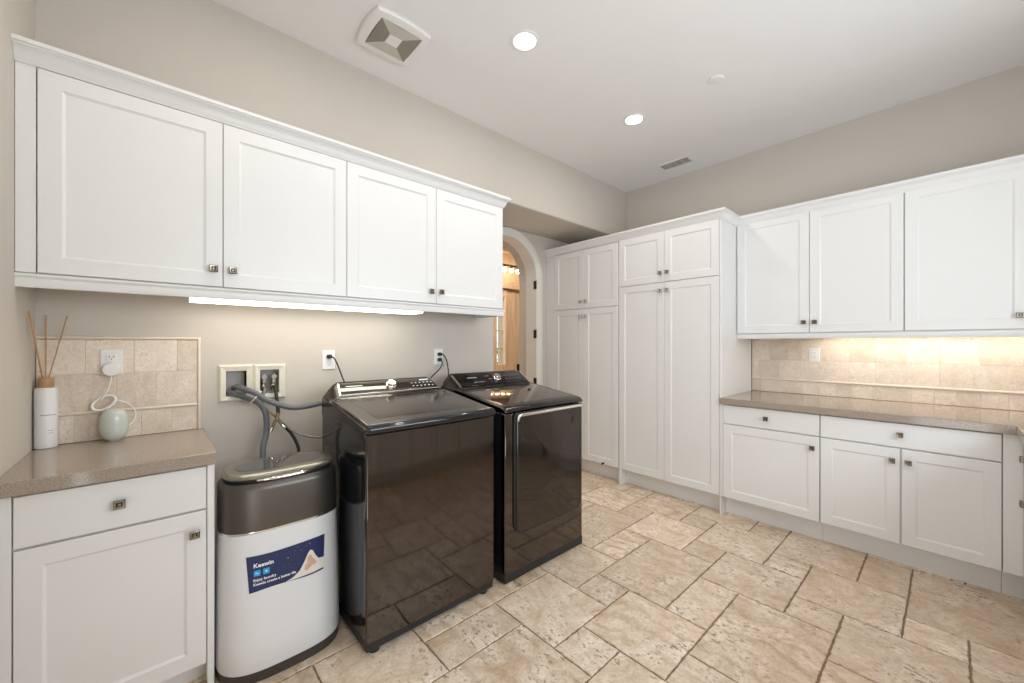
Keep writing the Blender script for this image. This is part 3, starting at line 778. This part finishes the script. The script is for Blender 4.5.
# ------------------------------------------------------------------ dryer
dr = thing('clothes_dryer', 'black stainless front loading dryer with a large smoked door', 'dryer', (1.76, 1.97, 0))
D0, D1 = 1.418, 2.102
def dryer():
    g = WB(dr); g.box(D0+.004, D1-.004, 1.665, 2.295, .060, .945); g.build('body', 'sideblack', bevel=.004)
    g = WB(dr); n = 16; xm = (D0+D1)/2; hw = (D1-D0)/2; front = []
    for k in range(n+1):
        x = D0+.006+(D1-D0-.012)*k/n; u = (x-xm)/hw; front.append((x, 1.630+.006*u*u))
    poly = [(D0, 1.664), (D0, 1.655), (D0+.0015, 1.643)]+front+[(D1-.0015, 1.643), (D1, 1.655), (D1, 1.664)]
    g.prism(poly, 'z', .058, .940); g.build('front_panel', 'blacksteel', smooth=35, bevel=.0015, seg=1)
    g = WB(dr); g.box(D0+.002, D1-.002, 1.634, 2.29, .006, .057); g.build('plinth', 'plinth', bevel=.004)
    for fx in (D0+.05, D1-.05):
        for fy in (1.68, 2.25):
            g = WB(dr); g.lathe([(.024, 0), (.026, .003), (.018, .006)], (fx, fy, 0), 16); g.build('foot', 'rubber', smooth=40)
    # top and console in one pressing
    side = [(1.630, .944), (2.295, .944), (2.298, 1.040), (2.285, 1.052), (2.12, 1.041), (2.10, 1.038), (1.675, .981), (1.652, .976), (1.636, .967), (1.630, .956)]
    g = WB(dr); g.prism(side, 'x', D0, D1); tp = g.build('top_frame', 'darksteel', smooth=40, bevel=.014, seg=3)
    def prof(h): return [(2.098, 1.030), (2.106, 1.034+.010*h), (2.118, 1.037+.010*h), (2.226, 1.045+.072*h), (2.240, 1.049+.078*h), (2.258, 1.050+.078*h), (2.284, 1.047+.062*h), (2.296, 1.030)]
    g = WB(dr); st_ = [(D0+.001, -.25), (D0+.008, .05), (D0+.018, .40), (D0+.030, .72), (D0+.044, .93), (D0+.060, 1.0)]
    st_ += [(D0+D1-x, h) for x, h in reversed(st_)]
    g.loft([[(x, y, z) for y, z in prof(h)] for x, h in st_]); g.build('console', 'darksteel', smooth=50)
    g = WB(dr)
    def LP(x, y, d=0): return (x, y, .981+(y-1.675)*(.057/.425)+d)
    ring = lambda i, d: [LP(D0+.035+i, 1.690+i, d), LP(D1-.035-i, 1.690+i, d), LP(D1-.035-i, 2.090-i, d), LP(D0+.035+i, 2.090-i, d)]
    g.loft([ring(0, -.002), ring(0, .001), ring(.004, .0016)]); g.build('top_panel', 'topgloss', parent=tp, smooth=40)
    A = Vector((0, 2.119, 1.0475)); B_ = Vector((0, 2.2255, 1.1170)); nrm = Vector((0, -(B_.z-A.z), (B_.y-A.y))).normalized()
    def CP(x, t, d):
        p = A+(B_-A)*t+nrm*d; return (x, p.y, p.z)
    g = WB(dr); rr = lambda i, d: [CP(a, b_, d) for a, b_ in [(D0+.05+i, .0+i*8), (D1-.03-i, .0+i*8), (D1-.03-i, .98-i*8), (D0+.05+i, .98-i*8)]]
    g.loft([rr(0, -.002), rr(0, .003), rr(.003, .0045)]); cp = g.build('control_panel', 'dryerpanel', smooth=35)
    for (xa, xb) in ((D0+.036, D0+.049), (D1-.029, D1-.020)):
        g = WB(dr)
        g.loft([[CP(xa, -.05, -.001), CP(xb, -.05, -.001), CP(xb, 1.0, -.001), CP(xa, 1.0, -.001)], [CP(xa, -.05, .003), CP(xb, -.05, .005), CP(xb, 1.0, .005), CP(xa, 1.0, .003)]])
        g.build('panel_bezel', 'chrome', smooth=35)
    def disc(mb, x, t, prof, n=24):
        e1 = Vector((1, 0, 0)); e2 = (B_-A).normalized(); c = A+(B_-A)*t; c.x = x
        mb.loft([[tuple(c+nrm*h+r*(math.cos(2*PI*k/n)*e1+math.sin(2*PI*k/n)*e2)) for k in range(n)] for r, h in prof])
    g = WB(dr); disc(g, 1.805, .5, [(.032, .004), (.032, .012), (.028, .016)]); g.build('dial_ring', 'chrome', smooth=30)
    g = WB(dr); disc(g, 1.805, .5, [(.026, .012), (.026, .026), (.022, .029), (.006, .028)]); g.build('dial', 'chrome', smooth=30)
    g = WB(dr)
    marks = [(1.560, 1.640, .62, .70), (1.590, 1.618, .24, .30), (1.625, 1.68, .25, .29), (1.715, 1.75, .72, .76), (1.73, 1.76, .45, .49)]
    for row in range(2):
        for c in range(5): marks.append((1.885+c*.032, 1.897+c*.032, .36+row*.3, .40+row*.3))
    for (xa, xb, ta, tb) in marks:
        g = WB(dr)
        g.loft([[CP(xa, ta, .0044), CP(xb, ta, .0044), CP(xb, tb, .0044), CP(xa, tb, .0044)], [CP(xa, ta, .0049), CP(xb, ta, .0049), CP(xb, tb, .0049), CP(xa, tb, .0049)]])
        g.build('panel_mark', 'greyprint', parent=cp)
    # door
    cx, cz, hw, hh = (1.490+2.060)/2, (.264+.932)/2, (2.060-1.490)/2, (.932-.264)/2
    dd = bpy.data.objects.new('door', None); COL.objects.link(dd); dd.parent = dr
    RAD = (.065, .060, .020, .020)
    def ring(i, y, bulge=0.): 
        return [(x, y-bulge*(1-((x-cx)/hw)**2)*(1-.5*((z-cz)/hh)**2), z) for x, z in rrect(cx, cz, hw-i, hh-i, [max(.004, q-i) for q in RAD], 8)]
    g = WB(dr); g.loft([ring(-.010, 1.632), ring(-.010, 1.626), ring(.004, 1.622)]); g.build('door_seal', 'plinth', parent=dd, smooth=40)
    g = WB(dr); g.loft([ring(.002, 1.628), ring(0, 1.616), ring(.004, 1.610), ring(.009, 1.608), ring(.0095, 1.610)]); fr = g.build('door_rim', 'sideblack', parent=dd, smooth=40)
    # bulged glass
    g = WB(dr); ins = [.0092, .03, .06, .10, .15, .21, .26]
    g.loft([ring(.0092, 1.616)]+[ring(i, 1.610, .016*min(1, (i-.0092)/.2)**.8) for i in ins]); g.build('door_glass', 'doorglass', parent=dd, smooth=60)
    g = WB(dr); g.tube([(1.496, 1.611, .900), (1.498, 1.607, .920), (1.512, 1.604, .930), (1.60, 1.602, .9315), (1.9, 1.602, .9315), (2.036, 1.603, .9315), (2.052, 1.607, .926)], .0095, 10, sub=6); g.build('door_handle', 'chrome', parent=dd, smooth=50)
dryer()

# ------------------------------------------------------------------ slim portable machine
bn = thing('portable_washer', 'slim white and bronze portable washing machine with a blue sticker', 'washing machine', (.405, 1.99, 0))
BA, BB = .228, .16
def bin_():
    R = lambda a, b_, z, e=3.0: [(x, y, z) for x, y in sell(a, b_, 72, e, .405, 1.99)]
    g = WB(bn); g.loft([R(BA+.001, BB+.016, 0), R(BA+.003, BB+.018, .05)]); g.build('base', 'bindark', smooth=50)
    g = WB(bn); g.loft([R(BA+.004, BB+.021, .044), R(BA+.0065, BB+.024, .052), R(BA+.005, BB+.018, .14), R(BA+.002, BB+.006, .35), R(BA-.002, BB-.001, .50), R(BA-.003, BB-.003, .578)]); sh = g.build('body_shell', 'binwhite', smooth=50)
    g = WB(bn); g.loft([R(BA-.002, BB-.002, .577), R(BA-.0015, BB-.0015, .581), R(BA-.002, BB-.002, .585)]); g.build('seam_ring', 'chrome', smooth=50)
    g = WB(bn); g.loft([R(BA-.004, BB-.004, .584), R(BA-.006, BB-.006, .742), R(BA-.009, BB-.009, .757), R(BA-.020, BB-.020, .770), R(BA-.034, BB-.032, .768)]); g.build('upper_band', 'bingrey', smooth=50)
    g = WB(bn); g.loft([R(BA-.030, BB-.030, .768), R(BA-.024, BB-.026, .786)]); g.build('lid_gap', 'plinth', smooth=50)
    g = WB(bn); g.loft([R(BA-.026, BB-.030, .784), R(BA-.018, BB-.020, .788), R(BA-.017, BB-.019, .798), R(BA-.024, BB-.028, .805), R(BA-.050, BB-.058, .808), R(BA-.078, BB-.076, .808)]); lid = g.build('lid', 'bincham', smooth=45)
    g = WB(bn); g.loft([R(BA-.060, BB-.070, .806, 2.4), R(BA-.062, BB-.072, .8095, 2.4)]); g.build('lid_window', 'binwin', smooth=45, parent=lid)
    g = WB(bn); g.tube([(.30, 1.866, .780), (.36, 1.850, .781), (.45, 1.850, .781), (.51, 1.866, .780)], .007, 8, sub=6); g.build('lid_handle', 'chrome', smooth=50, parent=lid)
    # printed sticker wrapped on the shell
    def SY(x, d=.0008, z=.42):
        t_ = (z-.35)/.15; a_, b_ = (BA+.002-.004*t_, BB+.006-.007*t_)
        q = 1-min(1, abs((x-.405)/a_))**3; return 1.99-b_*q**(1/3)-d-.0006
    def surf(mb, pts2d, fs, d): mb.add([(x, SY(x, d, z), z) for x, z in pts2d], fs)
    zb = lambda x: .350+(.005*math.sin((x-.262)*20)); zt = lambda x: .492-.002*math.sin((x-.262)*18)
    n = 24; x0, x1 = .262, .545; g = WB(bn); A = []; Bp = []
    for k in range(n+1):
        x = x0+(x1-x0)*k/n; A.append((x+.010*(1-k/n)-.004, zb(x))); Bp.append((x-.003*(1-k/n)+.004*k/n, zt(x)))
    f = [(k, k+1, n+1+k+1, n+1+k) for k in range(n)]
    g.loft([[(A[k][0], SY(A[k][0], .0006, A[k][1]), A[k][1]) for k in range(n+1)]+[(Bp[k][0], SY(Bp[k][0], .0006, Bp[k][1]), Bp[k][1]) for k in range(n, -1, -1)],
            [(A[k][0], SY(A[k][0], .0011, A[k][1]), A[k][1]) for k in range(n+1)]+[(Bp[k][0], SY(Bp[k][0], .0011, Bp[k][1]), Bp[k][1]) for k in range(n, -1, -1)]], c0=False, c1=False)
    surf(g, A+Bp, f, .0011)
    st = g.build('sticker', 'navy')
    def patch(name, poly, m_, d):
        g = WB(bn); bm = bmesh.new()
        bm.faces.new([bm.verts.new((p[0], p[1], 0)) for p in poly]); bmesh.ops.triangulate(bm, faces=bm.faces[:])
        bmesh.ops.subdivide_edges(bm, edges=bm.edges[:], cuts=5, use_grid_fill=True)
        bmesh.ops.triangulate(bm, faces=bm.faces[:]); bm.verts.index_update()
        surf(g, [(v.co.x, v.co.y) for v in bm.verts], [tuple(v.index for v in f.verts) for f in bm.faces], d); bm.free()
        return g.build(name, m_, parent=st)
    patch('towel_print', [(.392, .353), (.420, .362), (.445, .380), (.462, .408), (.478, .440), (.487, .450), (.497, .444), (.508, .420), (.520, .402), (.547, .398), (.549, .378), (.547, .355), (.50, .352), (.45, .352)], 'towel', .0014)
    patch('child_print', [(.462, .376), (.466, .392), (.474, .402), (.476, .420), (.482, .430), (.490, .428), (.495, .416), (.505, .404), (.512, .390), (.503, .382), (.494, .385), (.484, .376), (.472, .370)], 'skin', .0017)
    r_ = random.Random(3)
    for k in range(22):
        x = .36+r_.random()*.175; z = .40+r_.random()*.085
        if x > .45 and z < .445: continue
        s_ = .0009 if k % 5 else .0018
        g = WB(bn); surf(g, [(x-s_, z), (x, z-s_), (x+s_, z), (x, z+s_)], [(0, 1, 2, 3)], .0014)
        g.build('star_print', 'print', parent=st)
    for x in (.283, .314):
        sq = rrect(x+.011, .423, .011, .011, .003, 3); patch('icon_print', sq, 'cyan', .0014)
    patch('icon_mark', rrect(.325, .423, .003, .003, .001, 2), 'print', .0017)
    g = WB(bn)
    for (a, b_, c, d) in ((.289, .292, .421, .427), (.295, .299, .420, .424)): surf(g, [(a, c), (b_, c), (b_, d), (a, d)], [(0, 1, 2, 3)], .0017)
    g.build('icon_mark', 'print', parent=st)
    def text(body, x, z, size, bold=.0):
        cu = bpy.data.curves.new('txt', 'FONT'); cu.body = body; cu.size = size; cu.offset = bold; cu.resolution_u = 2
        to = bpy.data.objects.new('txt', cu); COL.objects.link(to)
        bpy.context.view_layer.update()
        me = bpy.data.meshes.new_from_object(to.evaluated_get(bpy.context.evaluated_depsgraph_get()))
        vs = [(x+v.co.x, z+v.co.y) for v in me.vertices]; fs = [tuple(p.vertices) for p in me.polygons]
        bpy.data.objects.remove(to); bpy.data.curves.remove(cu); bpy.data.meshes.remove(me)
        g = WB(bn); surf(g, vs, fs, .0014); g.build('lettering', 'print', parent=st)
    text('Keewin', .282, .445, .0225, .0007)
    text('Enjoy laundry', .281, .392, .0142, .0004)
    text('Keewin create a better life', .281, .376, .0138, .0004)
bin_()

# ------------------------------------------------------------------ laundry outlet box
lb = thing('laundry_outlet_box', 'ivory framed double laundry outlet box recessed in the wall', 'outlet box', (.379, YW, 1.035))
def frame_ring(mb, x0, x1, z0, z1, ix0, ix1, iz0, iz1):
    o = [(x0, z0), (x1, z0), (x1, z1), (x0, z1)]; i = [(ix0, iz0), (ix1, iz0), (ix1, iz1), (ix0, iz1)]
    R = [[(*a, YW-.0005) for a in o], [(*a, YW-.006) for a in o], [(*(a[0]*.7+b_[0]*.3, a[1]*.7+b_[1]*.3), YW-.016) for a, b_ in zip(o, i)], [(*b_, YW-.010) for b_ in i], [(*b_, YW+.06) for b_ in i]]
    mb.loft([[(p[0], p[2], p[1]) for p in r] for r in R], c0=False, c1=False)
g = WB(lb); frame_ring(g, .229, .378, 1.034, 1.223, .260, .348, 1.062, 1.190); frame_ring(g, .379, .530, 1.033, 1.221, .408, .498, 1.062, 1.190)
g.box(.348, .408, YW-.004, YW+.06, 1.061, 1.191); g.build('frame', 'ivory')
g = WB(lb); g.box(.2585, .4995, YW+.055, YW+.065, 1.0605, 1.1915); g.build('back_plate', 'boxback')
for x in (.428, .474):
    g = WB(lb); g.lathe([(.010, 0), (.010, .05), (.007, .055), (.007, .07)], (x, YW+.022, 1.075), 12); g.tube([(x, YW+.022, 1.125), (x, YW+.05, 1.125)], .006, 8, sub=1); v = g.build('valve', 'brass', smooth=40)
    g = WB(lb); g.lathe([(.013, 0), (.015, .004), (.013, .012)], (x, YW+.004, 1.152), 14, axis='y', sgn=-1); g.box(x-.007, x+.007, YW-.004, YW+.006, 1.120, 1.166); g.build('valve_lever', 'nickel', smooth=40, parent=v)
    g = WB(lb); g.lathe([(.014, 0), (.014, .018)], (x, YW+.012, 1.094), 12); g.build('collar_nut', 'chrome', smooth=40, parent=v)

# ------------------------------------------------------------------ hoses and cables
def hose(name, label, pts, r, m_, cat='hose', ripple=0., sub=8, n=12, group=None):
    g = MB(); g.tube(pts, r, n, sub=sub, ripple=ripple); o = g.build(name, m_, smooth=60)
    return tag(o, label, cat, group)
hose('drain_hose', 'thick grey drain hose running sideways from the outlet box to the washer',
     [(.300, YW+.035, 1.100), (.305, YW-.02, 1.107), (.325, 2.385, 1.103), (.366, 2.355, 1.082), (.413, 2.335, 1.046), (.470, 2.330, 1.014), (.538, 2.330, .992), (.617, 2.325, .994), (.690, 2.30, 1.010), (.735, 2.262, 1.02)], .0145, 'hose', ripple=.07, sub=12)
hose('drain_hose', 'thick grey drain hose dropping from the outlet box behind the slim machine',
     [(.275, YW+.035, 1.082), (.285, YW-.015, 1.078), (.330, 2.415, 1.058), (.383, 2.385, 1.030), (.411, 2.36, .988), (.420, 2.36, .935), (.418, 2.36, .866), (.401, 2.34, .803), (.398, 2.32, .735), (.40, 2.28, .66), (.40, 2.20, .62), (.40, 2.162, .615)], .0145, 'hose', ripple=.07, sub=12)
hose('supply_hose', 'black water hose hanging from the right valve down to the brass splitter',
     [(.474, YW+.022, 1.100), (.474, YW-.020, 1.093), (.475, 2.425, 1.07), (.476, 2.405, 1.03), (.478, 2.385, .962)], .009, 'rubber')
sv = thing('hose_splitter', 'brass hose splitter hanging under the outlet box', 'valve', (.472, 2.38, .93))
g = WB(sv); g.tube([(.477, 2.383, .965), (.470, 2.38, .930)], .009, 10, sub=1); g.tube([(.470, 2.38, .936), (.458, 2.38, .912), (.447, 2.38, .884)], .007, 8, sub=4); g.tube([(.470, 2.38, .936), (.484, 2.378, .915), (.498, 2.375, .893)], .007, 8, sub=4); g.build('splitter_body', 'brass', smooth=50)
g = WB(sv); g.tube([(.449, 2.38, .890), (.441, 2.38, .872)], .010, 10, sub=1); g.build('hose_nut', 'chrome', smooth=50)
g = WB(sv); g.tube([(.494, 2.376, .899), (.515, 2.371, .878)], .0095, 10, sub=1); g.build('hose_nut', 'chrome', smooth=50)
hose('supply_hose', 'black water hose curving from the brass splitter to the slim machine',
     [(.510, 2.371, .883), (.530, 2.35, .855), (.548, 2.33, .815), (.558, 2.31, .770), (.556, 2.28, .70), (.545, 2.22, .64), (.51, 2.18, .62), (.49, 2.157, .62)], .008, 'rubber')
hose('supply_hose', 'thin grey braided hose looping from the outlet box to the washer',
     [(.428, YW+.010, 1.100), (.428, YW-.022, 1.085), (.414, 2.43, 1.028), (.434, 2.425, .981), (.485, 2.39, .926), (.535, 2.32, .868), (.595, 2.29, .838), (.665, 2.27, .825), (.74, 2.262, .85), (.80, 2.255, .90)], .0055, 'greycable')
g = MB(); c = Vector((.375, 2.376, 1.058)); ax = Vector((.75, -.15, -.62)).normalized(); e1 = ax.orthogonal().normalized(); e2 = ax.cross(e1)
g.tube([tuple(c+.036*(math.cos(a)*e1+math.sin(a)*e2*1.05)) for a in [2*PI*k/24 for k in range(25)]], .003, 6, sub=1)
tag(g.build('cable_tie', 'plastic', smooth=60), 'white cable tie holding the grey hoses together', 'cable tie')

# ------------------------------------------------------------------ outlets, plugs
def outlet(name, label, c, plane='y', kind='duplex', group=None):
    t = thing(name, label, 'outlet', c, 0 if plane == 'y' else RZ, group)
    g = MB()
    def R(i, y): return [(p[0], y, p[1]) for p in rrect(0, 0, .0355-i, .057-i, .004, 3)]
    g.loft([R(0, 0), R(0, -.003), R(.003, -.006)]); g.build('cover_plate', 'plate', t, smooth=30)
    g = MB(); g.lathe([(.003, 0), (.0025, -.0015)], (0, -.006, .048 if kind != 'duplex' else 0), 10, axis='y'); g.build('screw', 'plate', t)
    if kind == 'switch':
        g = MB(); g.loft([[(p[0], y, p[1]) for p in rrect(0, 0, h, k, .002, 2)] for h, k, y in ((.0165, .0335, -.006), (.0165, .0335, -.008), (.015, .032, -.009))]); g.build('rocker', 'plastic', t)
        g = MB()
        for z in (.018, -.018):
            for x in (-.006, .006): g.box(x-.001, x+.001, -.0095, -.0088, z-.004, z+.004)
        g.build('slot', 'slot', t)
    else:
        for z in (.020, -.020):
            g = MB(); g.loft([[(p[0], y, p[1]) for p in rrect(0, z, h, k, .005, 3)] for h, k, y in ((.0165, .0145, -.006), (.0165, .0145, -.008), (.0155, .0135, -.0085))]); f_ = g.build('socket', 'plastic', t)
            g = MB()
            for x in (-.0065, .0065): g.box(x-.0011, x+.0011, -.0090, -.0084, z-.001, z+.008)
            g.lathe([(.0024, 0), (.0024, -.0006)], (0, -.0084, z-.007), 8, axis='y'); g.build('slot', 'slot', f_)
    return t
outlet('wall_outlet', 'white duplex outlet on the wall between outlet box and washer dial', (.757, YW-.0005, 1.235))
outlet('wall_outlet', 'white duplex outlet near the dryer holding two black plugs', (1.509, YW-.0005, 1.236))
outlet('wall_outlet', 'white duplex outlet set in the travertine tiles above the rounded router', (-.148, YW-.0112, 1.250))
outlet('wall_outlet', 'white wall plate outlet set in the travertine tiles of the right backsplash', (XB-.0112, .736, 1.238), 'x', 'switch')

def plug(name, label, c, path, group=None):
    t = thing(name, label, 'cord', c, 0, group)
    g = WB(t); x, y, z = c
    g.loft([[(p[0], yy, p[1]) for p in rrect(x, z, h, k, .005, 3)] for h, k, yy in ((.013, .011, y), (.014, .012, y-.012), (.010, .009, y-.026), (.006, .006, y-.032))]); g.build('plug', 'rubber', smooth=40)
    g = WB(t); g.tube([(x, y-.028, z)]+path, .0042, 8, sub=8); g.build('cord', 'rubber', smooth=60)
plug('power_cable', 'black power cord plugged in above the left end of the washer', (.757, YW-.0092, 1.255), [(.770, 2.415, 1.247), (.786, 2.40, 1.208), (.800, 2.39, 1.160), (.812, 2.36, 1.105), (.82, 2.30, 1.04), (.82, 2.25, .98)])
plug('power_cable', 'black power cord in the upper socket, dropping behind the dryer', (1.509, YW-.0092, 1.256), [(1.522, 2.42, 1.250), (1.543, 2.415, 1.210), (1.553, 2.41, 1.147), (1.552, 2.40, 1.085), (1.55, 2.36, 1.0), (1.56, 2.302, .95)])
plug('power_cable', 'black power cord in the lower socket, curving left behind the washer', (1.509, YW-.0092, 1.216), [(1.506, 2.415, 1.190), (1.485, 2.405, 1.160), (1.452, 2.40, 1.132), (1.400, 2.38, 1.102), (1.34, 2.33, 1.06), (1.28, 2.252, 1.0)])

# ------------------------------------------------------------------ on the left counter
rd = thing('reed_diffuser', 'white cylinder reed diffuser standing in the counter corner', 'diffuser', (-.330, 2.420, .9145))
g = WB(rd); g.lathe([(.029, 0), (.0325, .003), (.0325, .236), (.030, .240), (.024, .241)], (-.330, 2.420, .9145), 36); bt = g.build('bottle', 'cream', smooth=40)
g = WB(rd); g.lathe([(.019, .240), (.0215, .243), (.0215, .277), (.019, .280), (.006, .280)], (-.330, 2.420, .9145), 28); g.build('collar', 'cork', smooth=40)
for (dx, dy, ex, ey, ez) in ((-.008, -.004, -.026, -.12, 1.452), (-.002, .006, -.004, .035, 1.447), (.006, -.004, .056, .01, 1.446), (-.006, -.008, -.024, -.10, 1.425)):
    g = WB(rd); g.tube([(-.330+dx, 2.420+dy, 1.185), (-.330+ex, 2.420+ey, ez)], .0022, 6, sub=1); g.build('reed', 'reed', smooth=60)
g = WB(rd)
def on_bottle(a, z, w_, h, mb):
    n = 6; q = []
    for k in range(n+1):
        b_ = a+(k/n-.5)*w_/.0325; q.append((-.330+.0328*math.cos(b_), 2.420+.0328*math.sin(b_)))
    mb.add([(x, y, z) for x, y in q]+[(x, y, z+h) for x, y in q], [(k, k+1, n+2+k, n+1+k) for k in range(n)])
aa = math.atan2(-2.420, .326)
on_bottle(aa+.2, 1.046, .045, .003, g); on_bottle(aa+.35, .985, .016, .002, g); on_bottle(aa+.35, .975, .014, .002, g)
g.build('label_print', 'greyprint', parent=bt)

rt = thing('mesh_router', 'pale green glossy rounded router on the left counter', 'router', (-.137, 2.405, .9145))
g = WB(rt); prof = []
for k in range(15):
    a = -PI/2+PI*k/14; c, s_ = math.cos(a), math.sin(a)
    prof.append((max(.002, .0455*abs(c)**(2/3.4)), .0695+.068*(abs(s_)**(2/2.5))*(1 if s_ > 0 else -1)))
prof = [(r, h) for r, h in prof]; prof[0] = (.020, .0005)
g.lathe(prof, (-.137, 2.405, .9145), 40); g.build('shell', 'celadon', smooth=60)
g = WB(rt); g.lathe([(.016, -.0005), (.018, .004)], (-.137, 2.405, .9145), 24); g.build('base_ring', 'plastic', smooth=60)
ad = thing('power_adapter', 'round white power adapter with a coiled white cord behind the router', 'adapter', (-.147, YW-.0200, 1.232))
g = WB(ad); g.lathe([(.026, 0), (.030, .004), (.030, .022), (.026, .027), (.008, .028)], (-.147, YW-.0200, 1.219), 28, axis='y', sgn=-1); g.build('adapter_body', 'plastic', smooth=40)
g = WB(ad); g.tube([(-.147, 2.43, 1.192), (-.150, 2.43, 1.165), (-.160, 2.425, 1.125), (-.176, 2.42, 1.090)], .0022, 8, sub=8); g.build('cord', 'plastic', smooth=60)
g = WB(ad)
cc = Vector((-.170, 2.438, 1.076)); pts = []
for k in range(73):
    a = 2*PI*k/24; u, v_ = .040*math.cos(a), .024*math.sin(a); th = .62
    pts.append((cc.x+u*math.cos(th)-v_*math.sin(th), cc.y+.010*math.sin(a)+(k/72-.5)*.012, cc.z+u*math.sin(th)+v_*math.cos(th)))
g.tube(pts, .0052, 8, sub=1); g.build('cord_coil', 'plastic', smooth=60)
g = WB(ad); g.tube([(-.134, 2.428, 1.086), (-.108, 2.435, 1.074), (-.084, 2.44, 1.052), (-.071, 2.44, 1.020), (-.076, 2.43, .990), (-.090, 2.415, .975), (-.100, 2.41, .970)], .0022, 8, sub=8); g.build('cord', 'plastic', smooth=60)

# ------------------------------------------------------------------ ceiling fittings
LBL = ['glowing recessed ceiling light above the washer, nearest the exhaust fan', 'glowing recessed ceiling light nearest the far corner vent']
for (x, y), lab in zip(CAN_SPOTS[:2], LBL):
    t = thing('recessed_light', lab, 'light', (x, y, ZC))
    g = WB(t); g.lathe([(.082, 0), (.080, .004), (.066, .006), (.062, .003), (.062, -.001)], (x, y, ZC-.001), 36, sgn=-1); g.build('trim_ring', 'plastic', smooth=40)
    g = WB(t); g.lathe([(.062, -.0005), (.061, .0035), (.03, .0050)], (x, y, ZC-.0012), 32, sgn=-1); g.build('lens', 'can', smooth=40)
for (x, y), lab in zip(CAN_SPOTS[2:], ['glowing recessed ceiling light behind the photographer, nearer the washer side', 'glowing recessed ceiling light over the front counter']):
    t = thing('recessed_light', lab, 'light', (x, y, ZC))
    g = WB(t); g.lathe([(.082, 0), (.080, .004), (.066, .006), (.062, .003), (.062, -.001)], (x, y, ZC-.001), 36, sgn=-1); g.build('trim_ring', 'plastic', smooth=40)
    g = WB(t); g.lathe([(.062, -.0005), (.061, .0035), (.03, .0050)], (x, y, ZC-.0012), 32, sgn=-1); g.build('lens', 'can', smooth=40)

fx, fy = .984, 2.088
ef = thing('exhaust_fan', 'square white bathroom style exhaust fan on the ceiling', 'fan', (fx, fy, ZC))
g = WB(ef)
def bulge(h, z, b_=.014, n=6):
    out = []
    for k in range(4*n):
        s_, t_ = divmod(k, n); u = -1+2*t_/n; e = h+b_*(1-u*u)
        x, y = [(u*h, -e), (e, u*h), (-u*h, e), (-e, -u*h)][s_]
        out.append((fx+x, fy+y, z))
    return out
ri = lambda h, z: bulge(h, z, .004)
g.loft([bulge(.149, ZC-.0005, .019), bulge(.152, ZC-.012, .019), bulge(.147, ZC-.021, .017), bulge(.128, ZC-.026), ri(.116, ZC-.026), ri(.114, ZC-.014)], c1=False); g.build('cover', 'plastic', smooth=30)
def louvre(k, m_):
    g = WB(ef); a = k*PI/2; ca, sa = math.cos(a), math.sin(a)
    rot = lambda x, y, z: (fx+x*ca-y*sa, fy+x*sa+y*ca, z)
    n = 14
    for j in range(n):
        h0 = .036+(.114-.036)*j/n; h1 = .036+(.114-.036)*(j+.72)/n
        z0, z1 = ZC-.020, ZC-.024
        g.loft([[rot(-h0, -h0, z1), rot(h0, -h0, z1), rot(h1, -h1, z1), rot(-h1, -h1, z1)], [rot(-h0, -h0, z0), rot(h0, -h0, z0), rot(h1, -h1, z0), rot(-h1, -h1, z0)]])
    g.loft([[rot(-.036, -.036, ZC-.016), rot(.036, -.036, ZC-.016), rot(.114, -.114, ZC-.016), rot(-.114, -.114, ZC-.016)], [rot(-.036, -.036, ZC-.013), rot(.036, -.036, ZC-.013), rot(.114, -.114, ZC-.013), rot(-.114, -.114, ZC-.013)]], mi=1)
    g.build('louvre', m_)
for k in range(4): louvre(k, ['fanlight', 'ventgrey'] if k % 2 == 0 else ['ventgrey2', 'ventdark'])  # opposite louvre pairs coloured lighter and darker, as lit and shaded
g = WB(ef); g.box(fx-.036, fx+.036, fy-.036, fy+.036, ZC-.027, ZC-.012); g.build('centre_plate', 'plastic', bevel=.002)

av = thing('air_vent', 'small white slatted air register on the ceiling by the far corner', 'vent', (3.672, 1.750, ZC))
g = WB(av)
for (x0, x1, a0, a1) in ((3.59, 3.755, 1.595, 1.618), (3.59, 3.755, 1.882, 1.905), (3.59, 3.613, 1.618, 1.882), (3.732, 3.755, 1.618, 1.882)): g.box(x0, x1, a0, a1, ZC-.008, ZC-.0005)
g.build('vent_frame', 'plastic')
g = WB(av); g.box(3.613, 3.732, 1.618, 1.882, ZC-.002, ZC-.0005); g.build('duct_back', 'ventdark')
g = WB(av)
for k in range(6): g.box(3.6195+k*.0195, 3.6225+k*.0195, 1.618, 1.882, ZC-.0055, ZC-.003)
for k in range(3): g.box(3.613, 3.732, 1.679+k*.066, 1.681+k*.066, ZC-.0060, ZC-.004)
g.build('louvre', 'plastic')

cp = MB(); cp.lathe([(.043, 0), (.043, .006), (.039, .010), (.010, .012)], (2.70, 1.015, ZC-.0005), 32, sgn=-1)
tag(cp.build('ceiling_cover', 'plastic', smooth=40), 'small round white sprinkler cover plate on the ceiling', 'cover')
